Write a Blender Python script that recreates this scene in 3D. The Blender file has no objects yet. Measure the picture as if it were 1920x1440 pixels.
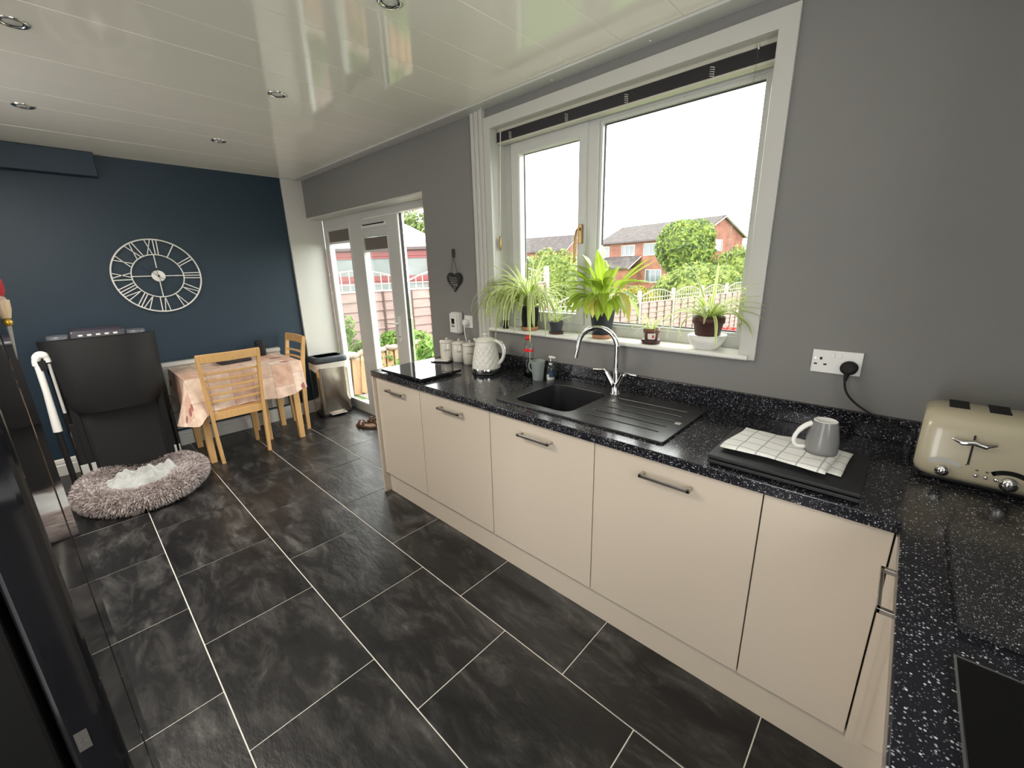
import bpy, bmesh, math, random
import numpy as np
from mathutils import Vector, Matrix, Euler
PI = math.pi
random.seed(7)
rng = np.random.default_rng(7)
S = bpy.context.scene
COL = S.collection

# ------------------------------------------------------------------ camera, sky, light, exposure
cd = bpy.data.cameras.new('camera')
cam = bpy.data.objects.new('camera', cd)
COL.objects.link(cam)
cd.sensor_width = 36.0
cd.lens = 782.16 / 1920 * 36
cd.clip_start = 0.02
cd.clip_end = 500
cam.location = (4.7921, -1.9679, 1.5384)
cam.rotation_euler = (1.2992, 0.0237, 0.7497)
S.camera = cam

W = bpy.data.worlds.new('overcast_sky')
S.world = W
W.use_nodes = True
wn = W.node_tree.nodes
wb = wn['Background']
wtc = wn.new('ShaderNodeTexCoord')
wsep = wn.new('ShaderNodeSeparateXYZ')
wr = wn.new('ShaderNodeValToRGB')
W.node_tree.links.new(wtc.outputs['Generated'], wsep.inputs[0])
W.node_tree.links.new(wsep.outputs['Z'], wr.inputs[0])
W.node_tree.links.new(wr.outputs['Color'], wb.inputs['Color'])
wr.color_ramp.elements[0].position = 0.0
wr.color_ramp.elements[0].color = (0.98, 0.975, 0.96, 1)
wr.color_ramp.elements[1].position = 0.9
wr.color_ramp.elements[1].color = (1.0, 0.99, 0.97, 1)
SKY = 7.5
wb.inputs['Strength'].default_value = SKY

def area(name, loc, rot, sx, sy, power, col=(1, 1, 1), portal=False):
    l = bpy.data.lights.new(name, 'AREA')
    l.shape = 'RECTANGLE'
    l.size, l.size_y, l.energy, l.color = sx, sy, power, col
    if portal:
        l.cycles.is_portal = True
    o = bpy.data.objects.new(name, l)
    o.location, o.rotation_euler = loc, rot
    COL.objects.link(o)
    return o
area('window_portal', (3.56, 0.32, 1.75), (PI/2, 0, 0), 1.6, 1.3, 1, portal=True).rotation_euler = (-PI/2, 0, 0)
area('door_portal', (1.05, 0.36, 1.05), (-PI/2, 0, 0), 2.2, 2.2, 1, portal=True)
# unseen openings added for fill: rear window, glazed door, side window, roof light
area('added_rear_window_portal', (5.66, -2.0, 1.65), (0, 0, 0), 1.3, 1.6, 1, portal=True).rotation_euler = (0, PI/2, 0)
area('added_roof_opening_portal', (2.3, -2.5, 2.62), (0, 0, 0), 1.6, 0.6, 1, portal=True)
area('added_side_door_portal', (4.35, -3.0, 1.05), (PI/2, 0, 0), .75, 1.9, 1, portal=True)
area('added_side_window_portal', (1.42, -3.0, 1.5), (PI/2, 0, 0), .46, 1.4, 1, portal=True)
area('added_roof_fill_lamp', (2.3, -2.5, 2.68), (0, 0, 0), 1.5, 0.55, 62, (1.0, 0.90, 0.78))  # warm fill lamp added above the roof opening to brighten the interior

S.view_settings.view_transform = 'Standard'
S.view_settings.look = 'None'
S.view_settings.gamma = 1.0
S.view_settings.use_curve_mapping = False
S.view_settings.exposure = 0.25
cy = S.cycles
cy.use_denoising = True
cy.max_bounces = 10
cy.diffuse_bounces = 6
cy.glossy_bounces = 5
cy.transparent_max_bounces = 16
cy.transmission_bounces = 8
cy.sample_clamp_indirect = 6.0
cy.caustics_reflective = False
cy.caustics_refractive = False

# ------------------------------------------------------------------ materials
def lin(c):
    return tuple(((x/12.92) if x <= 0.04045 else ((x+0.055)/1.055)**2.4) for x in [v/255 for v in c])

def nd(t, kind, **kw):
    n = t.nodes.new(kind)
    for k, v in kw.items():
        if k in n.inputs:
            n.inputs[k].default_value = v
        else:
            setattr(n, k, v)
    return n

def M(name, col, rough=0.5, metal=0.0, spec=0.5, coat=0.0, var=0.06, vscale=6.0, bump=0.0, bscale=60.0, trans=0.0, ior=1.45, space='Object', sheen=0.0, stretch=None, alpha=1.0):
    m = bpy.data.materials.new(name)
    m.use_nodes = True
    t = m.node_tree
    b = t.nodes['Principled BSDF']
    tc = nd(t, 'ShaderNodeTexCoord')
    mp = nd(t, 'ShaderNodeMapping')
    if stretch:
        mp.inputs['Scale'].default_value = stretch
    t.links.new(tc.outputs[space], mp.inputs['Vector'])
    nz = nd(t, 'ShaderNodeTexNoise', Scale=vscale, Detail=4.0)
    t.links.new(mp.outputs[0], nz.inputs['Vector'])
    mx = nd(t, 'ShaderNodeMix', data_type='RGBA')
    t.links.new(nz.outputs['Fac'], mx.inputs[0])
    c = tuple(col)
    mx.inputs[6].default_value = (*[max(0, x*(1-var)) for x in c], 1)
    mx.inputs[7].default_value = (*[min(1, x*(1+var)) for x in c], 1)
    t.links.new(mx.outputs[2], b.inputs['Base Color'])
    b.inputs['Roughness'].default_value = rough
    b.inputs['Metallic'].default_value = metal
    b.inputs['Specular IOR Level'].default_value = spec
    b.inputs['Coat Weight'].default_value = coat
    b.inputs['Coat Roughness'].default_value = 0.05
    b.inputs['Transmission Weight'].default_value = trans
    b.inputs['IOR'].default_value = ior
    b.inputs['Sheen Weight'].default_value = sheen
    b.inputs['Alpha'].default_value = alpha
    if bump:
        n2 = nd(t, 'ShaderNodeTexNoise', Scale=bscale, Detail=3.0)
        t.links.new(mp.outputs[0], n2.inputs['Vector'])
        bp = nd(t, 'ShaderNodeBump', Strength=bump, Distance=0.01)
        t.links.new(n2.outputs['Fac'], bp.inputs['Height'])
        t.links.new(bp.outputs[0], b.inputs['Normal'])
    m['mixnode'] = mx.name
    return m

def ramp(t, fac, stops):
    r = nd(t, 'ShaderNodeValToRGB')
    e = r.color_ramp.elements
    while len(e) < len(stops):
        e.new(0.5)
    for i, (p, c) in enumerate(stops):
        e[i].position = p
        e[i].color = (*c, 1) if len(c) == 3 else c
    t.links.new(fac, r.inputs[0])
    return r

white = M('white_gloss_paint', (0.56, 0.55, 0.51), 0.3, var=0.03)
upvc = M('white_upvc', (0.57, 0.57, 0.54), 0.25, var=0.02)
wallgrey = M('grey_emulsion', (0.225, 0.22, 0.21), 0.75, var=0.03, bump=0.12, bscale=180)
navy = M('navy_emulsion', (0.0125, 0.030, 0.048), 0.45, var=0.06, bump=0.15, bscale=160)
cream = M('cream_gloss_door', (0.56, 0.49, 0.40), 0.12, spec=0.5, coat=0.25, var=0.015)
steel = M('brushed_steel', (0.55, 0.52, 0.48), 0.28, 1.0, var=0.1, vscale=30, stretch=(1, 8, 8))
chrome = M('chrome', (0.8, 0.8, 0.8), 0.06, 1.0, var=0.02)
black_pl = M('black_plastic', (0.012, 0.012, 0.013), 0.38, var=0.1)
black_gl = M('black_gloss', (0.006, 0.006, 0.007), 0.06, var=0.1)
rubber = M('black_rubber', (0.01, 0.01, 0.01), 0.7, var=0.2)
ceil_m = M('white_pvc_gloss', (0.87, 0.83, 0.755), 0.07, spec=0.45, coat=0.12, var=0.02, bump=0.018, bscale=9.0)
grout = M('pale_grout', (0.70, 0.68, 0.62), 0.8, var=0.1)
oak = M('light_oak', (0.56, 0.34, 0.14), 0.38, var=0.18, vscale=8, stretch=(6, 6, 0.8))
oak_d = M('oak_seat', (0.45, 0.25, 0.10), 0.4, var=0.2, vscale=8, stretch=(6, 0.8, 6))
ceramic = M('off_white_ceramic', (0.70, 0.67, 0.60), 0.18, var=0.03, coat=0.2)
kettle_m = M('cream_kettle_enamel', (0.72, 0.71, 0.65), 0.22, var=0.02)
grey_glaze = M('grey_glazed_stoneware', (0.20, 0.20, 0.195), 0.25, var=0.12, vscale=20)
white_glaze = M('white_glaze', (0.78, 0.77, 0.73), 0.15, var=0.02)
pot_black = M('black_pot_plastic', (0.012, 0.013, 0.014), 0.45, var=0.1)
pot_char = M('charcoal_pot', (0.035, 0.042, 0.048), 0.5, var=0.1)
pot_grey = M('grey_pot_plastic', (0.07, 0.075, 0.085), 0.5, var=0.1)
terra = M('terracotta', (0.42, 0.20, 0.115), 0.6, var=0.15, vscale=20)
terra_br = M('brown_plastic_pot', (0.16, 0.062, 0.04), 0.45, var=0.12)
terra_dk = M('dark_brown_pot', (0.075, 0.028, 0.024), 0.5, var=0.15)
saucer_m = M('dark_glossy_saucer', (0.05, 0.022, 0.022), 0.2, var=0.1)
soil = M('potting_soil', (0.03, 0.02, 0.013), 0.95, var=0.5, vscale=80, bump=0.6, bscale=120)
sink_m = M('black_composite', (0.022, 0.022, 0.024), 0.26, spec=0.85, var=0.2, vscale=300, bump=0.05, bscale=400)
stone_board = M('black_slate_board', (0.010, 0.010, 0.011), 0.5, var=0.4, vscale=60, bump=0.05, bscale=120)
glass_board = M('black_glass_board', (0.012, 0.013, 0.015), 0.03, spec=0.6, coat=0.3, var=0.1)
tread_bk = M('treadmill_matt_black', (0.009, 0.009, 0.009), 0.6, spec=0.3, var=0.15)
tread_dk = M('treadmill_belt', (0.007, 0.007, 0.007), 0.6, var=0.2, bump=0.2, bscale=300)
purple_pl = M('dark_violet_plastic', (0.03, 0.027, 0.04), 0.3, var=0.1)
grey_pl = M('mid_grey_plastic', (0.10, 0.11, 0.125), 0.35, var=0.1)
white_pl = M('white_plastic', (0.72, 0.71, 0.68), 0.3, var=0.02)
grey_w_pl = M('weathered_white_plastic', (0.42, 0.42, 0.40), 0.4, var=0.15)
orange_m = M('orange_label', (0.85, 0.27, 0.03), 0.4, var=0.05)
bin_steel = M('stainless_bin_steel', (0.62, 0.55, 0.47), 0.2, 1.0, var=0.05)
bin_lid = M('dark_grey_bin_lid', (0.035, 0.042, 0.05), 0.4, var=0.1)
liner_m = M('pale_bin_liner', (0.62, 0.58, 0.52), 0.35, var=0.12, vscale=18, bump=0.5, bscale=30)
leather = M('brown_leather', (0.095, 0.045, 0.024), 0.5, var=0.25, vscale=20)
insole = M('worn_tan_footbed', (0.24, 0.15, 0.10), 0.6, var=0.2)
toaster_m = M('cream_toaster_enamel', (0.47, 0.42, 0.30), 0.25, var=0.02, coat=0.3)
blind_slat = M('dark_grey_blind_slat', (0.045, 0.042, 0.045), 0.4, var=0.1)
blind_rail = M('cream_blind_rail', (0.55, 0.53, 0.44), 0.35, var=0.03)
blind_pack = M('taupe_blind_pack', (0.16, 0.14, 0.12), 0.6, var=0.1)
cord_m = M('white_cord', (0.7, 0.69, 0.64), 0.6, var=0.05)
bronze = M('aged_brass', (0.36, 0.24, 0.10), 0.3, 0.9, var=0.2)
red_pl = M('red_plastic', (0.62, 0.02, 0.02), 0.35, var=0.05)
ink = M('dark_print', (0.08, 0.075, 0.07), 0.6, var=0.1)
paper = M('white_paper_label', (0.75, 0.74, 0.70), 0.6, var=0.03)
slate_m = M('heart_slate', (0.018, 0.017, 0.016), 0.6, var=0.3)
chalk = M('white_chalk_print', (0.45, 0.43, 0.40), 0.8, var=0.1)
twine = M('grey_twine', (0.16, 0.14, 0.12), 0.9, var=0.2)
peg_m = M('dark_wood_peg', (0.045, 0.035, 0.028), 0.5, var=0.2)
gasket = M('grey_gasket', (0.05, 0.05, 0.055), 0.6, var=0.05)

def glass_mat(name, tint=(1, 1, 1), refl=1.0):
    m = bpy.data.materials.new(name)
    m.use_nodes = True
    t = m.node_tree
    t.nodes.remove(t.nodes['Principled BSDF'])
    tr = nd(t, 'ShaderNodeBsdfTransparent')
    tr.inputs['Color'].default_value = (*tint, 1)
    gl = nd(t, 'ShaderNodeBsdfGlossy', Roughness=0.01)
    lw_ = nd(t, 'ShaderNodeLayerWeight', Blend=0.5)
    pw = nd(t, 'ShaderNodeMath', operation='POWER')
    pw.inputs[1].default_value = 5.0
    t.links.new(lw_.outputs['Facing'], pw.inputs[0])
    ma = nd(t, 'ShaderNodeMath', operation='MULTIPLY_ADD')
    ma.inputs[1].default_value = 0.93
    ma.inputs[2].default_value = 0.035
    t.links.new(pw.outputs[0], ma.inputs[0])
    mu = nd(t, 'ShaderNodeMath', operation='MULTIPLY')
    mu.inputs[1].default_value = refl
    mx = nd(t, 'ShaderNodeMixShader')
    t.links.new(ma.outputs[0], mu.inputs[0])
    t.links.new(mu.outputs[0], mx.inputs[0])
    t.links.new(tr.outputs[0], mx.inputs[1])
    t.links.new(gl.outputs[0], mx.inputs[2])
    t.links.new(mx.outputs[0], t.nodes['Material Output'].inputs['Surface'])
    return m
glass = glass_mat('clear_window_glass', (0.96, 0.98, 0.97))
clear_pl = glass_mat('clear_plastic', (0.90, 0.93, 0.92), 2.0)
green_clear = glass_mat('green_tinted_liquid', (0.10, 0.32, 0.24), 1.2)
dull_glass = M('conservatory_glass', (0.13, 0.145, 0.14), 0.15, spec=0.25, var=0.35, vscale=2.0)
dark_glass = M('house_window_glass', (0.09, 0.105, 0.12), 0.08, spec=0.8, var=0.3, vscale=1.0)

def worktop_mat(name, base, lo=0.10, hi=0.16, scale=190):
    m = bpy.data.materials.new(name)
    m.use_nodes = True
    t = m.node_tree
    b = t.nodes['Principled BSDF']
    tc = nd(t, 'ShaderNodeTexCoord')
    mp = nd(t, 'ShaderNodeMapping')
    t.links.new(tc.outputs['Object'], mp.inputs[0])
    v = nd(t, 'ShaderNodeTexVoronoi', Scale=scale)
    t.links.new(mp.outputs[0], v.inputs['Vector'])
    sp = nd(t, 'ShaderNodeSeparateColor')
    t.links.new(v.outputs['Color'], sp.inputs[0])
    # bright cells are sparse, and only their middle shows as a chip
    cell = ramp(t, sp.outputs[0], [(0.80, (0, 0, 0)), (0.84, (0.5, 0.5, 0.5)), (1.0, (1, 1, 1))])
    core = ramp(t, v.outputs['Distance'], [(0.25, (1, 1, 1)), (0.45, (0, 0, 0))])
    mu = nd(t, 'ShaderNodeMath', operation='MULTIPLY')
    t.links.new(cell.outputs[0], mu.inputs[0])
    t.links.new(core.outputs[0], mu.inputs[1])
    v2 = nd(t, 'ShaderNodeTexVoronoi', Scale=scale*1.9)
    t.links.new(mp.outputs[0], v2.inputs['Vector'])
    sp2 = nd(t, 'ShaderNodeSeparateColor')
    t.links.new(v2.outputs['Color'], sp2.inputs[0])
    cell2 = ramp(t, sp2.outputs[1], [(0.84, (0, 0, 0)), (0.87, (0.12, 0.12, 0.12)), (1.0, (0.55, 0.55, 0.55))])
    core2 = ramp(t, v2.outputs['Distance'], [(0.28, (1, 1, 1)), (0.5, (0, 0, 0))])
    mu2 = nd(t, 'ShaderNodeMath', operation='MULTIPLY')
    t.links.new(cell2.outputs[0], mu2.inputs[0])
    t.links.new(core2.outputs[0], mu2.inputs[1])
    mu1 = mu
    mu = nd(t, 'ShaderNodeMath', operation='MAXIMUM')
    t.links.new(mu1.outputs[0], mu.inputs[0])
    t.links.new(mu2.outputs[0], mu.inputs[1])
    mx = nd(t, 'ShaderNodeMix', data_type='RGBA')
    t.links.new(mu.outputs[0], mx.inputs[0])
    mx.inputs[6].default_value = (*base, 1)
    mx.inputs[7].default_value = (0.55, 0.55, 0.57, 1)
    t.links.new(mx.outputs[2], b.inputs['Base Color'])
    b.inputs['Roughness'].default_value = 0.16
    b.inputs['Specular IOR Level'].default_value = 0.5
    return m
worktop_m = worktop_mat('black_sparkle_worktop', (0.010, 0.010, 0.014))
granite_m = worktop_mat('speckled_granite', (0.018, 0.018, 0.019), scale=330)

def slate_tile():
    m = bpy.data.materials.new('slate_floor_tile')
    m.use_nodes = True
    t = m.node_tree
    b = t.nodes['Principled BSDF']
    geo = nd(t, 'ShaderNodeNewGeometry')
    oi = nd(t, 'ShaderNodeObjectInfo')
    mulr = nd(t, 'ShaderNodeVectorMath', operation='SCALE')
    comb = nd(t, 'ShaderNodeCombineXYZ')
    t.links.new(oi.outputs['Random'], comb.inputs[0])
    t.links.new(oi.outputs['Random'], comb.inputs[1])
    mulr.inputs['Scale'].default_value = 37.0
    t.links.new(comb.outputs[0], mulr.inputs[0])
    add = nd(t, 'ShaderNodeVectorMath', operation='ADD')
    t.links.new(geo.outputs['Position'], add.inputs[0])
    t.links.new(mulr.outputs[0], add.inputs[1])
    mp = nd(t, 'ShaderNodeMapping')
    mp.inputs['Rotation'].default_value = (0, 0, 0.7)
    mp.inputs['Scale'].default_value = (1.0, 2.6, 1.0)
    t.links.new(add.outputs[0], mp.inputs[0])
    n1 = nd(t, 'ShaderNodeTexNoise', Scale=3.6, Detail=10.0, Roughness=0.7, Distortion=0.45)
    n2 = nd(t, 'ShaderNodeTexNoise', Scale=1.2, Detail=2.0)
    t.links.new(mp.outputs[0], n1.inputs['Vector'])
    t.links.new(add.outputs[0], n2.inputs['Vector'])
    r1 = ramp(t, n1.outputs['Fac'], [(0.30, (0.008, 0.008, 0.009)), (0.48, (0.0145, 0.0145, 0.0152)), (0.60, (0.046, 0.045, 0.044)), (0.74, (0.14, 0.136, 0.13))])
    r2 = ramp(t, n2.outputs['Fac'], [(0.35, (0.62, 0.62, 0.63)), (0.65, (1.15, 1.13, 1.1))])
    mu = nd(t, 'ShaderNodeMix', data_type='RGBA', blend_type='MULTIPLY')
    mu.inputs[0].default_value = 1.0
    t.links.new(r1.outputs[0], mu.inputs[6])
    t.links.new(r2.outputs[0], mu.inputs[7])
    t.links.new(mu.outputs[2], b.inputs['Base Color'])
    b.inputs['Roughness'].default_value = 0.33
    b.inputs['Specular IOR Level'].default_value = 0.42
    n3 = nd(t, 'ShaderNodeTexNoise', Scale=14.0, Detail=6.0, Roughness=0.6)
    t.links.new(mp.outputs[0], n3.inputs['Vector'])
    bp = nd(t, 'ShaderNodeBump', Strength=0.22, Distance=0.01)
    t.links.new(n3.outputs['Fac'], bp.inputs['Height'])
    t.links.new(bp.outputs[0], b.inputs['Normal'])
    return m
tile_m = slate_tile()

def leaf_mat(name, edge, mid, thr=0.45, rough=0.4, trans=0.35, tip=None):
    """colour runs across the leaf: 'across' is -1..1 from edge to edge"""
    m = bpy.data.materials.new(name)
    m.use_nodes = True
    t = m.node_tree
    b = t.nodes['Principled BSDF']
    at = nd(t, 'ShaderNodeAttribute', attribute_name='across')
    ab = nd(t, 'ShaderNodeMath', operation='ABSOLUTE')
    t.links.new(at.outputs['Fac'], ab.inputs[0])
    r = ramp(t, ab.outputs[0], [(thr-0.12, mid), (thr+0.12, edge)])
    oi = nd(t, 'ShaderNodeObjectInfo')
    hs = nd(t, 'ShaderNodeHueSaturation')
    mr = nd(t, 'ShaderNodeMapRange')
    t.links.new(oi.outputs['Random'], mr.inputs[0])
    mr.inputs[3].default_value = 0.72
    mr.inputs[4].default_value = 1.2
    t.links.new(mr.outputs[0], hs.inputs['Value'])
    t.links.new(r.outputs[0], hs.inputs['Color'])
    t.links.new(hs.outputs[0], b.inputs['Base Color'])
    b.inputs['Roughness'].default_value = rough
    tl = nd(t, 'ShaderNodeBsdfTranslucent')
    t.links.new(hs.outputs[0], tl.inputs['Color'])
    ms = nd(t, 'ShaderNodeMixShader')
    ms.inputs[0].default_value = trans
    t.links.new(b.outputs[0], ms.inputs[1])
    t.links.new(tl.outputs[0], ms.inputs[2])
    t.links.new(ms.outputs[0], t.nodes['Material Output'].inputs['Surface'])
    return m
spider_m = leaf_mat('striped_spider_leaf', (0.84, 0.87, 0.50), (0.40, 0.54, 0.12), 0.5, trans=.5)
lily_m = leaf_mat('yellow_green_lily_leaf', (0.36, 0.50, 0.045), (0.52, 0.62, 0.10), 0.12, trans=.5)
lily_old = leaf_mat('yellowing_lily_leaf', (0.62, 0.58, 0.12), (0.72, 0.68, 0.24), 0.2, trans=.5)
spathe_m = leaf_mat('white_spathe', (0.82, 0.82, 0.76), (0.75, 0.78, 0.62), 0.3)

def foliage_mat(name, c1, c2, trans=0.3):
    m = bpy.data.materials.new(name)
    m.use_nodes = True
    t = m.node_tree
    b = t.nodes['Principled BSDF']
    geo = nd(t, 'ShaderNodeNewGeometry')
    nz = nd(t, 'ShaderNodeTexNoise', Scale=2.2, Detail=5.0)
    t.links.new(geo.outputs['Position'], nz.inputs['Vector'])
    wn_ = nd(t, 'ShaderNodeTexWhiteNoise')
    t.links.new(geo.outputs['Random Per Island'], wn_.inputs['Vector'])
    ad = nd(t, 'ShaderNodeMath', operation='ADD')
    t.links.new(nz.outputs['Fac'], ad.inputs[0])
    sc = nd(t, 'ShaderNodeMath', operation='MULTIPLY')
    sc.inputs[1].default_value = 0.6
    t.links.new(geo.outputs['Random Per Island'], sc.inputs[0])
    t.links.new(sc.outputs[0], ad.inputs[1])
    r = ramp(t, ad.outputs[0], [(0.45, c1), (1.0, c2)])
    t.links.new(r.outputs[0], b.inputs['Base Color'])
    b.inputs['Roughness'].default_value = 0.6
    b.inputs['Specular IOR Level'].default_value = 0.2
    tl = nd(t, 'ShaderNodeBsdfTranslucent')
    t.links.new(r.outputs[0], tl.inputs['Color'])
    ms = nd(t, 'ShaderNodeMixShader')
    ms.inputs[0].default_value = trans
    t.links.new(b.outputs[0], ms.inputs[1])
    t.links.new(tl.outputs[0], ms.inputs[2])
    t.links.new(ms.outputs[0], t.nodes['Material Output'].inputs['Surface'])
    return m
conifer_m = foliage_mat('clipped_conifer_green', (0.035, 0.07, 0.028), (0.21, 0.28, 0.05))
laurel_m = foliage_mat('laurel_green', (0.06, 0.115, 0.035), (0.27, 0.32, 0.08))
yellow_m = foliage_mat('golden_privet', (0.11, 0.13, 0.02), (0.26, 0.23, 0.04))
tree_m = foliage_mat('tree_leaf_green', (0.045, 0.07, 0.025), (0.14, 0.19, 0.055))
fresh_m = foliage_mat('fresh_shrub_green', (0.055, 0.12, 0.02), (0.17, 0.28, 0.06))
fur_m = foliage_mat('taupe_fur', (0.25, 0.21, 0.20), (0.62, 0.55, 0.53), 0.2)
red_flower = foliage_mat('red_blossom', (0.30, 0.02, 0.02), (0.45, 0.08, 0.07), 0.3)

def brickish(name, c1, c2, mortar, scale, bw=0.5, rh=0.25, ms=0.02, rot=None, rough=0.85):
    m = bpy.data.materials.new(name)
    m.use_nodes = True
    t = m.node_tree
    b = t.nodes['Principled BSDF']
    uv = nd(t, 'ShaderNodeAttribute', attribute_name='flat')
    br = nd(t, 'ShaderNodeTexBrick', Scale=scale)
    br.inputs['Color1'].default_value = (*c1, 1)
    br.inputs['Color2'].default_value = (*c2, 1)
    br.inputs['Mortar'].default_value = (*mortar, 1)
    br.inputs['Mortar Size'].default_value = ms
    br.inputs['Brick Width'].default_value = bw
    br.inputs['Row Height'].default_value = rh
    t.links.new(uv.outputs['Vector'], br.inputs['Vector'])
    nz = nd(t, 'ShaderNodeTexNoise', Scale=1.3, Detail=5.0)
    t.links.new(uv.outputs['Vector'], nz.inputs['Vector'])
    r = ramp(t, nz.outputs['Fac'], [(0.3, (0.72, 0.72, 0.72)), (0.7, (1.2, 1.2, 1.2))])
    mx = nd(t, 'ShaderNodeMix', data_type='RGBA', blend_type='MULTIPLY')
    mx.inputs[0].default_value = 1.0
    t.links.new(br.outputs['Color'], mx.inputs[6])
    t.links.new(r.outputs[0], mx.inputs[7])
    t.links.new(mx.outputs[2], b.inputs['Base Color'])
    b.inputs['Roughness'].default_value = rough
    b.inputs['Specular IOR Level'].default_value = 0.2
    return m
brick_m = brickish('red_house_brick', (0.235, 0.078, 0.05), (0.18, 0.056, 0.036), (0.20, 0.155, 0.125), 1.0, 0.225, 0.075, 0.008)
roof_m = brickish('grey_brown_roof_tile', (0.085, 0.072, 0.07), (0.062, 0.052, 0.052), (0.03, 0.026, 0.026), 1.0, 0.35, 0.32, 0.03)
roof_b = roof_m
gutter_m = M('grey_white_bargeboard', (0.42, 0.41, 0.39), 0.5)
cons_red = M('rosewood_upvc', (0.13, 0.02, 0.018), 0.35, var=0.15)
cons_slate = M('pale_grey_slate', (0.20, 0.205, 0.21), 0.5, var=0.2, vscale=3)
cons_gut = M('dark_brown_gutter', (0.055, 0.035, 0.035), 0.4)
fence_m = M('weathered_pinkish_fence_board', (0.25, 0.175, 0.157), 0.85, var=0.3, vscale=4, stretch=(6, 0.6, 6))
fence_bat = M('brown_fence_batten', (0.085, 0.052, 0.045), 0.85, var=0.2)
trellis_m = M('pale_trellis_wood', (0.38, 0.31, 0.28), 0.85, var=0.2)
conc_m = M('concrete_post', (0.36, 0.31, 0.265), 0.9, var=0.2, vscale=25, bump=0.3, bscale=60)
plank_m = M('pale_orange_timber', (0.34, 0.20, 0.10), 0.75, var=0.3, vscale=5, stretch=(5, 5, 0.6))
rubble_m = M('pale_coping_stone', (0.27, 0.21, 0.165), 0.9, var=0.35, vscale=14, bump=0.6, bscale=30)
patio_m = M('grey_patio_flag', (0.22, 0.205, 0.18), 0.9, var=0.2, vscale=6, bump=0.2, bscale=40)
lawn_m = M('lawn_grass', (0.06, 0.105, 0.022), 0.95, var=0.5, vscale=12, bump=0.4, bscale=60)

def cloth_patch():
    m = bpy.data.materials.new('patchwork_tablecloth')
    m.use_nodes = True
    t = m.node_tree
    b = t.nodes['Principled BSDF']
    uv = nd(t, 'ShaderNodeAttribute', attribute_name='flat')
    br = nd(t, 'ShaderNodeTexBrick', Scale=1.0, offset=0.5)
    br.inputs['Color1'].default_value = (0.62, 0.40, 0.30, 1)
    br.inputs['Color2'].default_value = (0.74, 0.62, 0.52, 1)
    br.inputs['Mortar'].default_value = (0.45, 0.36, 0.32, 1)
    br.inputs['Mortar Size'].default_value = 0.003
    br.inputs['Brick Width'].default_value = 0.19
    br.inputs['Row Height'].default_value = 0.16
    t.links.new(uv.outputs['Vector'], br.inputs['Vector'])
    nz = nd(t, 'ShaderNodeTexNoise', Scale=14.0, Detail=6.0)
    t.links.new(uv.outputs['Vector'], nz.inputs['Vector'])
    r = ramp(t, nz.outputs['Fac'], [(0.3, (0.78, 0.7, 0.66)), (0.7, (1.12, 1.08, 1.04))])
    mx = nd(t, 'ShaderNodeMix', data_type='RGBA', blend_type='MULTIPLY')
    mx.inputs[0].default_value = 1.0
    t.links.new(br.outputs['Color'], mx.inputs[6])
    t.links.new(r.outputs[0], mx.inputs[7])
    v = nd(t, 'ShaderNodeTexVoronoi', Scale=7.0)
    t.links.new(uv.outputs['Vector'], v.inputs['Vector'])
    sp = nd(t, 'ShaderNodeSeparateColor')
    t.links.new(v.outputs['Color'], sp.inputs[0])
    some = ramp(t, sp.outputs[0], [(0.55, (0, 0, 0)), (0.56, (1, 1, 1))])
    dot = ramp(t, v.outputs['Distance'], [(0.22, (1, 1, 1)), (0.27, (0, 0, 0))])
    mu = nd(t, 'ShaderNodeMath', operation='MULTIPLY')
    t.links.new(some.outputs[0], mu.inputs[0])
    t.links.new(dot.outputs[0], mu.inputs[1])
    m2 = nd(t, 'ShaderNodeMix', data_type='RGBA')
    t.links.new(mu.outputs[0], m2.inputs[0])
    t.links.new(mx.outputs[2], m2.inputs[6])
    m2.inputs[7].default_value = (0.30, 0.10, 0.09, 1)
    t.links.new(m2.outputs[2], b.inputs['Base Color'])
    b.inputs['Roughness'].default_value = 0.6
    return m
cloth_m = cloth_patch()

def towel_mat():
    m = bpy.data.materials.new('checked_tea_towel')
    m.use_nodes = True
    t = m.node_tree
    b = t.nodes['Principled BSDF']
    tc = nd(t, 'ShaderNodeTexCoord')
    br = nd(t, 'ShaderNodeTexBrick', Scale=1.0, offset=0.0)
    for k in ('Color1', 'Color2'):
        br.inputs[k].default_value = (0.80, 0.79, 0.75, 1)
    br.inputs['Mortar'].default_value = (0.40, 0.40, 0.40, 1)
    br.inputs['Mortar Size'].default_value = 0.0022
    br.inputs['Brick Width'].default_value = 0.055
    br.inputs['Row Height'].default_value = 0.055
    t.links.new(tc.outputs['Object'], br.inputs['Vector'])
    t.links.new(br.outputs['Color'], b.inputs['Base Color'])
    b.inputs['Roughness'].default_value = 0.9
    nz = nd(t, 'ShaderNodeTexNoise', Scale=500.0)
    t.links.new(tc.outputs['Object'], nz.inputs['Vector'])
    bp = nd(t, 'ShaderNodeBump', Strength=0.4, Distance=0.002)
    t.links.new(nz.outputs['Fac'], bp.inputs['Height'])
    t.links.new(bp.outputs[0], b.inputs['Normal'])
    return m
towel_m = towel_mat()
blanket_m = M('grey_fleece', (0.42, 0.43, 0.42), 0.95, var=0.18, vscale=9, bump=0.3, bscale=120)

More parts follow.
